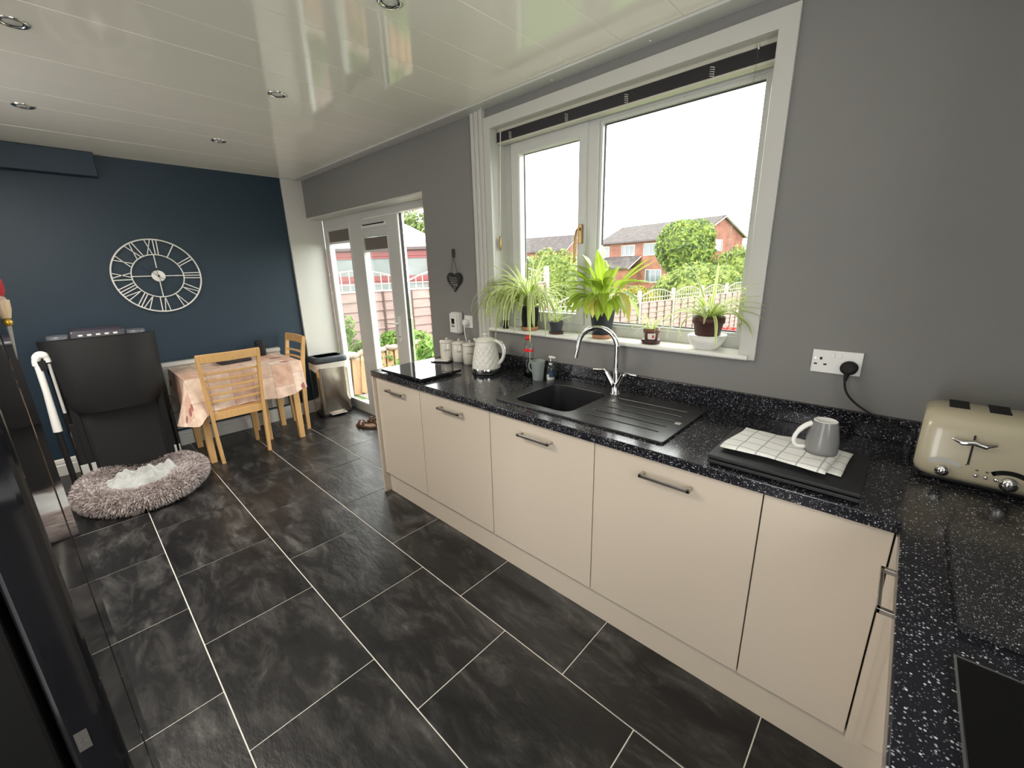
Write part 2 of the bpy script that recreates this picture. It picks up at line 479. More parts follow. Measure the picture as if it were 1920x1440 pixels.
# ------------------------------------------------------------------ mesh helpers
class MB:
    def __init__(s):
        s.v, s.f, s.sm, s.at = [], [], [], {}
    def add(s, vs, fs, smooth=False):
        o = len(s.v)
        s.v += [tuple(map(float, p)) for p in vs]
        s.f += [tuple(i+o for i in f) for f in fs]
        s.sm += [smooth]*len(fs)
        return s
    def box(s, x0, x1, y0, y1, z0, z1):
        x0, x1 = sorted((x0, x1)); y0, y1 = sorted((y0, y1)); z0, z1 = sorted((z0, z1))
        v = [(x, y, z) for x in (x0, x1) for y in (y0, y1) for z in (z0, z1)]
        return s.add(v, [(0, 1, 3, 2), (4, 6, 7, 5), (0, 4, 5, 1), (2, 3, 7, 6), (0, 2, 6, 4), (1, 5, 7, 3)])
    def obox(s, c, h, R=None):
        R = R or Matrix.Identity(3)
        v = [Vector(c)+R @ Vector((h[0]*a, h[1]*b, h[2]*d)) for a in (-1, 1) for b in (-1, 1) for d in (-1, 1)]
        return s.add(v, [(0, 1, 3, 2), (4, 6, 7, 5), (0, 4, 5, 1), (2, 3, 7, 6), (0, 2, 6, 4), (1, 5, 7, 3)])
    def bar(s, p0, p1, w, d, up=(0, 0, 1)):
        p0, p1 = Vector(p0), Vector(p1)
        z = (p1-p0); L = z.length; z.normalize()
        x = Vector(up).cross(z)
        if x.length < 1e-4:
            x = Vector((1, 0, 0)).cross(z)
        x.normalize(); y = z.cross(x)
        return s.obox((p0+p1)/2, (w/2, d/2, L/2), Matrix((x, y, z)).transposed())
    def rings(s, rings, cap0=True, cap1=True, smooth=True, closed=True):
        n = len(rings[0])
        vs = [p for r in rings for p in r]
        fs = []
        for k in range(len(rings)-1):
            for i in range(n if closed else n-1):
                j = (i+1) % n
                fs.append((k*n+i, k*n+j, (k+1)*n+j, (k+1)*n+i))
        s.add(vs, fs, smooth)
        if cap0: s.add(rings[0], [tuple(range(n))[::-1]])
        if cap1: s.add(rings[-1], [tuple(range(n))])
        return s
    def lathe(s, prof, c=(0, 0, 0), n=28, cap0=True, cap1=True):
        return s.rings([[(c[0]+r*math.cos(2*PI*i/n), c[1]+r*math.sin(2*PI*i/n), c[2]+z) for i in range(n)] for r, z in prof], cap0, cap1)
    def tube(s, path, r, n=10, cap=True):
        P = [Vector(p) for p in path]
        R = r if isinstance(r, (list, tuple)) else [r]*len(P)
        rings = []
        up = None
        for i, p in enumerate(P):
            t = (P[min(i+1, len(P)-1)]-P[max(i-1, 0)]).normalized()
            if up is None:
                up = Vector((0, 0, 1)) if abs(t.z) < 0.9 else Vector((1, 0, 0))
            x = up.cross(t); x.normalize(); y = t.cross(x); up = y
            x = y.cross(t) if x.length < 0.5 else x
            rings.append([p+x*R[i]*math.cos(2*PI*k/n)+y*R[i]*math.sin(2*PI*k/n) for k in range(n)])
        return s.rings(rings, cap, cap)
    def cyl(s, p0, p1, r0, r1=None, n=16):
        return s.tube([p0, p1], [r0, r0 if r1 is None else r1], n)
    def ball(s, c, r, n=14, m=8):
        rx, ry, rz = r if isinstance(r, (tuple, list)) else (r, r, r)
        rings = [[(c[0]+rx*math.sin(PI*k/m)*math.cos(2*PI*i/n), c[1]+ry*math.sin(PI*k/m)*math.sin(2*PI*i/n), c[2]-rz*math.cos(PI*k/m)) for i in range(n)] for k in range(1, m)]
        s.rings(rings, False, False)
        o = len(s.v); s.add([(c[0], c[1], c[2]-rz), (c[0], c[1], c[2]+rz)], [])
        b0 = o-(m-1)*n; b1 = o-n
        for i in range(n):
            s.f.append((o, b0+(i+1) % n, b0+i)); s.sm.append(True)
            s.f.append((o+1, b1+i, b1+(i+1) % n)); s.sm.append(True)
        return s
    def mesh(s, name):
        me = bpy.data.meshes.new(name)
        me.from_pydata(s.v, [], s.f)
        me.polygons.foreach_set('use_smooth', s.sm)
        return me

def poly(outer, holes, d0, d1, mapf):
    """a flat outline with holes, given thickness: mapf(u, v, d) -> xyz"""
    bm = bmesh.new()
    es = []
    for loop in [outer]+list(holes):
        vs = [bm.verts.new((u, v, 0)) for u, v in loop]
        es += [bm.edges.new((vs[i], vs[(i+1) % len(vs)])) for i in range(len(vs))]
    bmesh.ops.triangle_fill(bm, edges=es, use_beauty=True, use_dissolve=False)
    fs = bm.faces[:]
    for f in fs:
        if f.normal.z < 0: f.normal_flip()
    r = bmesh.ops.extrude_face_region(bm, geom=fs)
    top = [g for g in r['geom'] if isinstance(g, bmesh.types.BMVert)]
    st = set(top)
    for v in bm.verts:
        v.co = Vector(mapf(v.co.x, v.co.y, d1 if v in st else d0))
    bmesh.ops.recalc_face_normals(bm, faces=bm.faces[:])
    bmesh.ops.dissolve_limit(bm, angle_limit=0.01, verts=bm.verts[:], edges=bm.edges[:])
    me = bpy.data.meshes.new('outline')
    bm.to_mesh(me); bm.free()
    return me
XZ = lambda u, v, d: (u, d, v)
YZ = lambda u, v, d: (d, u, v)
XY = lambda u, v, d: (u, v, d)
rect = lambda a, b, c, d: [(a, c), (b, c), (b, d), (a, d)]
def rrect(a, b, c, d, r, n=5):
    o = []
    for cx_, cy_, t0 in ((b-r, d-r, 0), (a+r, d-r, 90), (a+r, c+r, 180), (b-r, c+r, 270)):
        o += [(cx_+r*math.cos(math.radians(t0+90*k/n)), cy_+r*math.sin(math.radians(t0+90*k/n))) for k in range(n+1)]
    return o

def obj(name, mb, mat, parent=None, bev=0, seg=2, sub=0, loc=None, smooth=None):
    me = mb.mesh(name) if isinstance(mb, MB) else mb
    me.name = name
    me.materials.clear(); me.materials.append(mat)
    o = bpy.data.objects.new(name, me)
    COL.objects.link(o)
    if parent: o.parent = parent
    if loc: o.location = loc
    if bev:
        b = o.modifiers.new('soft_edge', 'BEVEL'); b.width = bev; b.segments = seg
        b.limit_method = 'ANGLE'; b.angle_limit = math.radians(35)
    if sub:
        s_ = o.modifiers.new('smooth', 'SUBSURF'); s_.levels = s_.render_levels = sub
    if smooth:
        me.polygons.foreach_set('use_smooth', [True]*len(me.polygons))
    return o
def tag(o, label, cat, group=None):
    o['label'] = label; o['category'] = cat
    if group: o['group'] = group
    return o
def thing(name, label, cat, loc=(0, 0, 0), rz=0.0, group=None):
    o = bpy.data.objects.new(name, None)
    o.empty_display_size = 0.05
    COL.objects.link(o)
    o.location = loc; o.rotation_euler = (0, 0, rz)
    return tag(o, label, cat, group)
def struct(name, mb, mat, **k):
    o = obj(name, mb, mat, **k); o['kind'] = 'structure'
    return o
def stuff(o):
    o['kind'] = 'stuff'; return o
def copy_tree(o, parent=None):
    c = o.copy(); COL.objects.link(c)
    if parent: c.parent = parent
    for ch in list(o.children): copy_tree(ch, c)
    return c
def flat_attr(me, fn):
    a = me.attributes.new('flat', 'FLOAT_VECTOR', 'POINT')
    a.data.foreach_set('vector', [x for v in me.vertices for x in fn(v.co)])
    return me
def text_mesh(s, size, depth=0.0006):
    c = bpy.data.curves.new('lettering', 'FONT')
    c.body = s; c.size = size; c.extrude = depth; c.align_x = 'CENTER'; c.align_y = 'CENTER'; c.resolution_u = 2
    o = bpy.data.objects.new('lettering', c)
    COL.objects.link(o)
    dg = bpy.context.evaluated_depsgraph_get()
    me = bpy.data.meshes.new_from_object(o.evaluated_get(dg))
    bpy.data.objects.remove(o)
    return me
def remap(me, fn):
    for v in me.vertices: v.co = Vector(fn(*v.co))
    return me
def bez(p0, p1, p2, p3, n=12):
    p0, p1, p2, p3 = map(Vector, (p0, p1, p2, p3))
    return [p0*(1-t)**3+p1*3*t*(1-t)**2+p2*3*t*t*(1-t)+p3*t**3 for t in [i/n for i in range(n+1)]]

# ------------------------------------------------------------------ room shell
H = 2.4546
X1, YL = 5.5, -2.85
TW, TL, G = 0.4598, 0.614, 0.0045
fl = struct('floor', MB().box(-0.3, 6.4, -3.2, 0.24, -0.12, -0.003), grout)
y0 = -1.8488
bases = {0: 0.0515, 1: 0.3573, 2: 0.0491, 3: 0.3595}
cache = {}
for r in range(-3, 6):
    ya, yb = y0+(r-1)*TW+G/2, y0+r*TW-G/2
    ya, yb = max(ya, YL), min(yb, 0.16)
    if yb-ya < 0.02: continue
    off = bases[r % 4] if r >= 0 else (0.0515 if r % 2 == 0 else 0.3573)
    k = -1
    while True:
        xa, xb = off+k*TL+G/2, off+(k+1)*TL-G/2
        k += 1
        if xa > X1: break
        xa, xb = max(xa, 0.0), min(xb, X1)
        if xb-xa < 0.02: continue
        key = (round(xb-xa, 3), round(yb-ya, 3))
        if key not in cache:
            cache[key] = MB().box(0, xb-xa, 0, yb-ya, -0.008, 0).mesh('tile')
            cache[key].materials.append(tile_m)
        o = bpy.data.objects.new('tile', cache[key])
        COL.objects.link(o)
        o.parent = fl
        o.location = (xa, ya, 0)
        b = o.modifiers.new('soft_edge', 'BEVEL'); b.width = 0.0015; b.segments = 1

struct('wall_back', MB().box(-0.3, 0, -3.2, 0.15, -0.12, 2.75), navy)
# window wall with the door notch and the window hole
DX = 2.085
outer = [(0.0, 2.09), (DX, 2.09), (DX, -0.12), (6.4, -0.12), (6.4, 2.75), (0.0, 2.75)]
wl, wr_, wb_, wt_ = 2.8155, 4.301, 1.136, 2.3366
struct('wall_right', poly(outer, [rect(wl, wr_, wb_, wt_)], 0.0, 0.30, XZ), wallgrey)
lw = poly([(0, -0.12), (6.4, -0.12), (6.4, 2.75), (0, 2.75)], [rect(4.0, 4.7, 0.0, 2.05), rect(1.18, 1.64, .8, 2.2)], YL-0.2, YL, XZ)  # both holes are added out of view to let in fill daylight
struct('wall_left', lw, wallgrey)
struct('wall_front', poly(rect(-3.2, 0.3, -0.12, 2.75), [rect(-2.8, -1.2, 1.0, 2.3)], X1, X1+0.2, YZ), wallgrey)  # the hole behind the camera is added for fill daylight
struct('added_window_3', poly(rect(1.18, 1.64, .8, 2.2), [rect(1.22, 1.60, .85, 2.15)], YL-0.12, YL-0.06, XZ), upvc)  # unseen side window, added to brighten the dining end
struct('added_door_2', poly(rect(4.0, 4.7, 0.0, 2.05), [rect(4.09, 4.61, 0.2, 1.95)], YL-0.12, YL-0.06, XZ), upvc)  # unseen glazed door, added to light the cabinet fronts and plinths
struct('added_window_2', poly(rect(-2.8, -1.2, 1.0, 2.3), [rect(-2.74, -2.03, 1.06, 2.24), rect(-1.97, -1.26, 1.06, 2.24)], X1+.06, X1+.12, YZ), upvc)  # unseen rear window frame, added to raise the interior level

RX0, RX1, RY0, RY1 = 1.5, 3.1, -2.8, -2.2  # ceiling opening added out of view for fill daylight from above
ce = struct('ceiling', poly(rect(-0.3, 6.4, -3.2, 0.3), [rect(RX0, RX1, RY0, RY1)], H+0.012, H+0.12, XY), white)
PW = 0.262
k = 0
xs = [0.0]+[0.05+PW*i for i in range(0, 22)]+[X1]
xs = [x for i, x in enumerate(xs) if i == 0 or x <= X1]
for a, b in zip(xs[:-1], xs[1:]):
    if b-a < 0.01: continue
    o = obj('panel', MB().box(a+0.0008, b-0.0008, RY1 if b > RX0 and a < RX1 else YL, 0.0, H, H+0.0118), ceil_m, ce, bev=0.0016, seg=2)
    o.rotation_euler = (random.uniform(-.0006, .0006), 0, 0)
# flat strip between ceiling and window wall, with screw heads
st = struct('trim_1', MB().box(0.03, X1, -0.096, 0.0, H-0.012, H-0.0005), upvc, bev=0.003)
for i in range(9):
    obj('screw', MB().ball((0.7+0.52*i, -0.04, H-0.0125), (0.006, 0.006, 0.003), 8, 4), white_pl, st)
# boxed-in fluted casing up to the ceiling left of the window
fx = MB()
px0, px1, ztop = 2.655, 2.766, H-0.012
prof = [(px0, 0), (px0, -.022), (px0+.024, -.022), (px0+.028, -.014), (px0+.036, -.014), (px0+.040, -.026), (px0+.064, -.026), (px0+.070, -.016), (px0+.078, -.016), (px0+.084, -.03), (px1, -.03), (px1, 0)]
fx.rings([[(x, y, 1.02) for x, y in prof], [(x, y, ztop) for x, y in prof]], smooth=False)
struct('trim_2', fx, white, bev=0.002)
# architrave round the window
tr3 = poly([(2.766, 1.136), (2.766, 2.3959), (4.3603, 2.3959), (4.3603, 1.136), (wr_-.005, 1.136), (wr_-.005, wt_-.004), (wl+.004, wt_-.004), (wl+.004, 1.136)], [], -0.02, 0.0, XZ)
struct('trim_3', tr3, white, bev=0.003)
struct('trim_4', MB().box(wl, wl+.004, 0, 0.11, 1.158, wt_).box(wr_-.005, wr_, 0, 0.11, 1.158, wt_).box(wl, wr_, 0, 0.11, wt_-.004, wt_), white)
# white pier and reveal at the door end of the navy wall
struct('trim_5', MB().box(0.0, 0.03, -0.2, 0.16, 0.0, H-0.001).box(0, 0.048, -0.215, -0.13, 0, 0.13), white, bev=0.003)
struct('trim_6', MB().box(0.03, DX, 0.001, 0.16, 2.075, 2.0895), white, bev=0.002)
# navy boxing below the ceiling at the left
struct('trim_7', MB().box(0, 0.10, YL, -1.55, 2.285, H-0.001), navy, bev=0.004)
sk = MB()
pr = [(0, 0), (0.022, 0), (0.022, 0.085), (0.017, 0.095), (0.019, 0.105), (0.012, 0.128), (0.004, 0.138), (0, 0.138)]
sk.rings([[(x, YL, z) for x, z in pr], [(x, -0.2, z) for x, z in pr]], smooth=False)
struct('baseboard_back', sk, white, bev=0.001)

# ------------------------------------------------------------------ window
w1 = struct('window_1', poly(rect(wl, wr_, 1.158, wt_), [rect(2.868, 3.425, 1.208, 2.262), rect(3.488, 4.252, 1.212, 2.252)], 0.11, 0.18, XZ), upvc, bev=0.005)
obj('sash', poly(rect(2.872, 3.428, 1.202, 2.266), [rect(2.944, 3.372, 1.268, 2.196)], 0.098, 0.165, XZ), upvc, w1, bev=0.009, seg=3)
obj('bead', poly(rect(3.486, 4.256, 1.206, 2.256), [rect(3.504, 4.238, 1.226, 2.238)], 0.122, 0.16, XZ), upvc, w1, bev=0.005)
obj('gasket', poly(rect(2.940, 3.376, 1.264, 2.200), [rect(2.947, 3.369, 1.271, 2.193)], 0.146, 0.154, XZ), gasket, w1)
obj('gasket', poly(rect(3.500, 4.242, 1.222, 2.242), [rect(3.508, 4.234, 1.231, 2.233)], 0.146, 0.156, XZ), gasket, w1)
obj('pane', MB().box(2.94, 3.376, 0.150, 0.153, 1.264, 2.2), glass, w1)
obj('pane', MB().box(3.5, 4.242, 0.150, 0.153, 1.222, 2.242), glass, w1)
hd = obj('handle', MB().box(3.391, 3.413, 0.082, 0.098, 1.66, 1.76).tube(bez((3.402, .082, 1.735), (3.402, .045, 1.745), (3.398, .042, 1.70), (3.392, .046, 1.56), 12), [.008]*4+[.009]*6+[.007]*3, 8), bronze, w1, bev=0.002)
sl = MB()
pr = [(0.112, 1.136), (-0.032, 1.136), (-0.040, 1.140), (-0.042, 1.147), (-0.040, 1.154), (-0.034, 1.158), (0.112, 1.158)]
sl.rings([[(2.775, y, z) for y, z in pr], [(4.336, y, z) for y, z in pr]], smooth=False)
obj('sill', sl, M('white_sill_paint', (0.80, 0.79, 0.75), 0.3, var=0.03), w1)

bl = thing('venetian_blind', 'dark grey venetian blind drawn up in a stack at the top of the kitchen window', 'blind', (3.56, 0.06, 2.3355))
obj('headrail', MB().box(-.735, .735, -.022, .022, -.018, -.0005), blind_rail, bl, bev=0.003)
stb = MB()
for i in range(14):
    z = -.0205-.0036*i
    stb.box(-.735, .735, -.024, .024, z-.0017, z+.0004)
stuff(obj('slats', stb, blind_slat, bl))
obj('bottom_rail', MB().box(-.735, .735, -.022, .022, -.081, -.070), blind_rail, bl, bev=0.003)
for i, x in enumerate((-.62, -.22, .12, .50)):
    t_ = MB()
    for q in range(5):
        t_.tube(bez((x-.006, -.026, -.034-.008*q), (x-.02, -.036, -.036-.008*q), (x+.02, -.036, -.040-.008*q), (x+.006, -.026, -.042-.008*q), 6), .0013, 5)
    obj('ladder_cord', t_, cord_m, bl)
obj('pull_cord', MB().tube([(-.70, -.03, -.02), (-.705, -.032, -.3), (-.72, -.034, -.60)], .0016, 6).tube([(-.694, -.03, -.02), (-.71, -.032, -.3), (-.722, -.034, -.60)], .0016, 6), cord_m, bl)
obj('cord_tassel', MB().lathe([(.003, 0), (.009, .02), (.009, .06), (.005, .085), (.002, .09)], (-.721, -.034, -.69), 10), bronze, bl)
obj('tilt_wand', MB().cyl((.665, -.034, -.02), (.632, -.05, -1.02), .0038, n=8), clear_pl, bl)
obj('wand_hook', MB().tube([(.655, -.03, -.012), (.665, -.036, -.012), (.667, -.036, -.03)], .003, 6), cord_m, bl)

# ------------------------------------------------------------------ french door
FY0, FY1 = 0.16, 0.23
d1 = struct('door_1', poly([(0.03, 0.0), (DX+.02, 0.0), (DX+.02, 2.08), (0.03, 2.08)], [rect(0.095, 0.62, 0.075, 2.0), rect(0.745, DX-.04, 0.045, 2.02)], FY0, FY1, XZ), upvc, bev=0.006)
obj('bead', poly(rect(0.088, 0.626, 0.07, 2.006), [rect(0.125, 0.59, 0.115, 1.955)], FY0-.004, FY0+.03, XZ), upvc, d1, bev=0.008)
obj('pane', MB().box(.12, .595, FY0+.03, FY0+.033, .11, 1.96), glass, d1)
obj('blind_pack', MB().box(.125, .59, FY0+.012, FY0+.028, 1.845, 1.955), blind_pack, d1)
obj('blind_rail', MB().box(.125, .59, FY0+.010, FY0+.029, 1.825, 1.846), white_pl, d1)
leaf = obj('door_leaf', poly(rect(0.752, 1.50, 0.05, 2.012), [rect(0.865, 1.325, 0.20, 1.86)], FY0-.012, FY1-.01, XZ), upvc, d1, bev=0.008)
obj('bead', poly(rect(0.858, 1.332, 0.19, 1.868), [rect(0.878, 1.312, 0.215, 1.848)], FY0-.016, FY0+.02, XZ), upvc, d1, bev=0.006)
obj('pane', MB().box(.86, 1.33, FY0+.03, FY0+.033, .195, 1.865), glass, d1)
obj('blind_pack', MB().box(.88, 1.31, FY0+.008, FY0+.028, 1.735, 1.845), blind_pack, d1)
obj('blind_rail', MB().box(.88, 1.31, FY0+.006, FY0+.029, 1.715, 1.736), white_pl, d1)
obj('trickle_vent', MB().box(.90, 1.34, FY0-.028, FY0-.012, 1.925, 1.962), white_pl, d1, bev=0.006)
obj('vent_slot', MB().box(.93, 1.31, FY0-.030, FY0-.012, 1.948, 1.959), rubber, d1)
obj('edge_seal', MB().box(1.5005, 1.504, FY0+.008, FY0+.03, .05, 2.012), rubber, d1)
obj('lock_strip', MB().box(1.5005, 1.506, FY0+.032, FY0+.05, .1, 1.95).box(1.5, 1.512, FY0+.03, FY0+.055, .86, 1.12), chrome, d1, bev=0.001)
obj('door_handle', MB().box(1.385, 1.418, FY0-.03, FY0-.012, .90, 1.13).tube([(1.40, FY0-.03, 1.07), (1.40, FY0-.06, 1.07), (1.375, FY0-.066, 1.07), (1.27, FY0-.066, 1.068)], .009, 8), white_pl, d1, bev=0.003)
obj('keyhole', MB().cyl((1.402, FY0-.033, .945), (1.402, FY0-.029, .945), .007, n=10), rubber, d1)
struct('trim_8', MB().box(0.03, DX, 0.14, 0.42, -0.10, -0.004), upvc, bev=0.004)

# ------------------------------------------------------------------ kitchen units
ZB, ZT, YD = 0.152, 0.857, -0.62
def bar_handle(L, parent, loc, axis='x'):
    m = MB()
    if axis == 'x':
        m.box(-L/2, L/2, -.036, -.028, -.006, .006).box(-L/2, -L/2+.012, -.036, 0, -.006, .006).box(L/2-.012, L/2, -.036, 0, -.006, .006)
    else:
        m.box(-.036, -.028, -L/2, L/2, -.006, .006).box(-.036, 0, -L/2, -L/2+.012, -.006, .006).box(-.036, 0, L/2-.012, L/2, -.006, .006)
    return obj('handle', m, steel, parent, bev=0.0015, loc=loc)
units = [(2.262, 2.762, 'narrow cream base cabinet at the left end of the run, by the patio door'),
         (2.762, 3.360, 'cream base cabinet under the kettle, second from the patio door'),
         (3.360, 3.968, 'cream base cabinet under the sink bowl'),
         (3.968, 4.568, 'cream base cabinet under the sink drainer'),
         (4.568, 4.869, 'handleless cream corner base cabinet below the folded tea towel')]
carc = M('cream_carcass', (0.5, 0.45, 0.38), 0.5)
for i, (a, b, lab) in enumerate(units):
    u = thing('base_cabinet', lab, 'cabinet', ((a+b)/2, -0.3, 0), group='cream base cabinets under the window')
    w = b-a
    g = 0.0035 if i == 1 else 0.0018
    x1 = w/2
    top = 0.66 if i in (2, 3) else 0.861
    obj('body', MB().box(-w/2+.001, x1-.001, -.298, .29, .12, top), carc, u)
    d = obj('door', MB().box(-w/2+.0018, w/2-g, -.32, -.300, ZB, ZT), cream, u, bev=0.002)
    if i < 4:
        bar_handle(0.185, d, (0.0 if i else 0.005, -.32, .795))
    obj('plinth', MB().box(-w/2, w/2+(.03 if i == 4 else 0), -.295, -.280, 0.0, .1495), cream, u)
u = tag(obj('end_panel', MB().box(2.242, 2.2605, -.64, -.004, 0, .8615), cream, bev=0.001), 'tall cream end panel closing the cabinet run beside the door', 'panel')
XD = 4.889
u = thing('base_cabinet', 'cream base cabinet with a bar handle, on the right arm below the black hob', 'cabinet', (5.2, -1.05, 0), group='cream base cabinets on the right arm')
obj('body', MB().box(XD-5.2+.021, .29, -.37, .40, .12, .861), carc, u)
d = obj('door', MB().box(XD-5.2, XD-5.2+.019, -.35, .405, ZB, ZT), cream, u, bev=0.002)
bar_handle(0.18, d, (XD-5.2, .255, .795), 'y')
obj('filler', MB().box(4.8705-5.2, XD-5.2+.0185, .41, .449, ZB, ZT), cream, u)
obj('plinth', MB().box(XD-5.2+.03, XD-5.2+.045, -.37, .45, 0, .1495), cream, u)
u2 = copy_tree(u); u2.location = (5.2, -1.83, 0)
u2['label'] = 'cream base cabinet nearest the viewer on the right arm'
for ch in list(u2.children):
    if ch.name.startswith('filler'): bpy.data.objects.remove(ch)

SX0, SX1, SY0, SY1 = 3.355, 4.222, -.568, -.09
outer = [(2.24, -.64), (4.872, -.64), (4.872, -2.84), (5.496, -2.84), (5.496, -.003), (2.24, -.003)]
hob = rect(4.95, 5.46, -1.70, -1.085)
wt = tag(obj('worktop', poly(outer, [rrect(SX0+.02, SX1-.02, SY0+.02, SY1-.02, .02)], .862, .90, XY), worktop_m, bev=0.006, seg=3), 'black sparkly speckled L-shaped laminate worktop', 'worktop')
obj('upstand', MB().box(2.70, 5.496, -.020, -.002, .9, .988), worktop_m, wt, bev=0.002)
obj('upstand', MB().box(5.478, 5.496, -2.84, -.021, .9, .988), worktop_m, wt, bev=0.002)

sk_ = thing('kitchen_sink', 'black composite inset sink with bowl on the left and ribbed drainer', 'sink', (0, 0, 0))
bowl = rrect(3.432, 3.765, -.525, -.168, .05, 6)
grooves = []
for i in range(5):
    yy = -.485+.072*i
    grooves.append([(3.83-.02*i*0, yy), (4.165, yy), (4.165, yy+.010), (3.83, yy+.010)])
rim = poly(rrect(SX0, SX1, SY0, SY1, .012, 3), [bowl, *grooves, [(3.777+.018*math.cos(a), -.128+.018*math.sin(a)) for a in [2*PI*k/12 for k in range(12)]]], .900, .910, XY)
obj('rim', rim, sink_m, sk_, bev=0.002)
bb = MB()
c_ = ((3.432+3.765)/2, (-.525-.168)/2)
ringz = [(1.0, .905), (.985, .86), (.97, .74), (.93, .715), (.85, .708), (.3, .704), (.05, .703)]
bb.rings([[(c_[0]+(x-c_[0])*s_, c_[1]+(y-c_[1])*s_, z) for x, y in bowl] for s_, z in ringz], False, True)
obj('bowl', bb, sink_m, sk_)
obj('drainer_floor', MB().box(3.80, 4.18, -.50, -.18, .880, .890), rubber, sk_)
obj('waste', MB().lathe([(.045, .704), (.043, .709), (.03, .707), (.0, .707)], (c_[0], c_[1], 0), 20, False, False), chrome, sk_)
obj('badge', MB().box(4.178, 4.20, -.36, -.335, .910, .9108), grey_w_pl, sk_)

tp = thing('mixer_tap', 'chrome swan-neck mixer tap with two lever handles behind the sink', 'tap', (3.777, -.128, .905))
obj('base', MB().lathe([(.027, 0), (.027, .006), (.022, .012), (.019, .05), (.019, .06)], (0, 0, 0), 20), chrome, tp)
pth = [(0, 0, .05), (0, 0, .24)]+[(-.095+.095*math.cos(a)-.0, -.028+.028*math.cos(a), .24+.095*math.sin(a)) for a in [PI*k/14 for k in range(1, 14)]]+[(-.192, -.057, .235), (-.205, -.060, .175)]
obj('spout', MB().tube(pth, [.0125]*(len(pth)), 14), chrome, tp)
for s_ in (-1, 1):
    st_ = obj('valve', MB().tube([(0, 0, .02), (s_*.022, -.004, .06), (s_*.05, -.01, .112)], [.014, .014, .016], 12), chrome, tp)
    obj('lever', MB().tube([(s_*.048, -.01, .108), (s_*.062, -.012, .122), (s_*.12, -.018, .117)], [.007, .0065, .005], 8), chrome, st_)

# ------------------------------------------------------------------ things on the worktop
t_ = thing('glass_board', 'black glass worktop saver lying at the left end of the worktop', 'board', (2.57, -.465, .9), 0.02)
obj('board', MB().box(-.215, .215, -.155, .155, .008, .024), glass_board, t_, bev=0.002)
for sx in (-1, 1):
    for sy in (-1, 1):
        obj('foot', MB().cyl((sx*.18, sy*.12, 0), (sx*.18, sy*.12, .008), .009, n=10), rubber, t_)
t_ = thing('flat_tray', 'small flat black item lying between glass board and white canisters', 'tray', (2.41, -.17, .9), 0.5)
obj('base', poly(rrect(-.075, .075, -.045, .045, .02), [], 0, .008, XY), black_gl, t_, bev=0.002)
obj('lid', poly(rrect(-.055, .055, -.032, .032, .015), [], .008, .014, XY), white_glaze, t_, bev=0.002)  # white plate standing in for the white reflection on the black item

cpos = [(2.385, -.098, 'white lidded canister at the patio door end of three', 'COFFEE'), (2.505, -.085, 'white lidded canister in the middle of three', 'TEA'), (2.622, -.085, 'white lidded canister nearest the kettle, in front of a white cable', 'SUGAR')]
for x, y, lab, word in cpos:
    c = thing('canister', lab, 'canister', (x, y, .9), group='three white kitchen canisters')
    obj('body', MB().lathe([(.044, 0), (.050, .004), (.051, .06), (.050, .120), (.047, .128)], n=28), ceramic, c)
    l_ = obj('lid', MB().lathe([(.050, .127), (.053, .129), (.053, .136), (.046, .143), (.02, .148), (.008, .149)], n=28), ceramic, c)
    obj('knob', MB().ball((0, 0, .156), .009, 12, 6), ceramic, l_)
    th0 = math.radians(-42)
    tm = remap(text_mesh(word, .018 if len(word) < 4 else .013), lambda a, b, d: ((.0508+d)*math.cos(th0+a/.051), (.0508+d)*math.sin(th0+a/.051), .078+b))
    obj('lettering', tm, ink, c)

k_ = thing('kettle', 'off-white electric kettle with diamond embossed body and chrome base', 'kettle', (2.90, -.195, .9), math.radians(20))
rings = []
N, Z = 112, 56
for j in range(Z+1):
    z = .035+.165*j/Z
    r = .090-.030*(j/Z)**1.25
    e = min(1.0, j/5, (Z-j)/7)
    rg = []
    for i in range(N):
        a = 2*PI*i/N
        q = abs(math.sin(7*a+z*75))*abs(math.sin(7*a-z*75))
        rr_ = r+e*.0042*(q**.6-.4)
        rg.append((rr_*math.cos(a), rr_*math.sin(a), z))
    rings.append(rg)
kb = MB(); kb.rings(rings, True, True)
obj('body', kb, kettle_m, k_)
obj('collar', MB().lathe([(.061, .198), (.064, .205), (.060, .214), (.05, .216)], n=30), kettle_m, k_)
ld = obj('lid', MB().lathe([(.052, .212), (.048, .222), (.02, .228), (.006, .229)], n=24), kettle_m, k_)
obj('lid_knob', MB().lathe([(.006, .227), (.007, .238), (.019, .243), (.019, .249), (.008, .253)], n=16), kettle_m, ld)
obj('spout', MB().rings([[(-.055, -.022, .18), (-.055, .022, .18), (-.055, .020, .213), (-.055, -.020, .213)], [(-.072, -.012, .197), (-.072, .012, .197), (-.072, .010, .215), (-.072, -.010, .215)], [(-.083, -.006, .208), (-.083, .006, .208), (-.083, .005, .215), (-.083, -.005, .215)]]), kettle_m, k_)
hp = bez((.055, 0, .205), (.135, 0, .215), (.150, 0, .10), (.082, 0, .062), 14)
obj('handle', MB().tube(hp, [.011]*len(hp), 10), kettle_m, k_)
obj('handle_strip', MB().tube([Vector(p)+Vector((.010, 0, .004)) for p in hp[1:10]], .006, 8), chrome, k_)
obj('chrome_band', MB().lathe([(.0905, .020), (.092, .024), (.092, .032), (.0905, .036)], n=36, cap0=False, cap1=False), chrome, k_)
obj('power_base', MB().lathe([(.088, 0), (.091, .003), (.091, .010), (.086, .014), (.084, .030)], n=36), black_pl, k_)

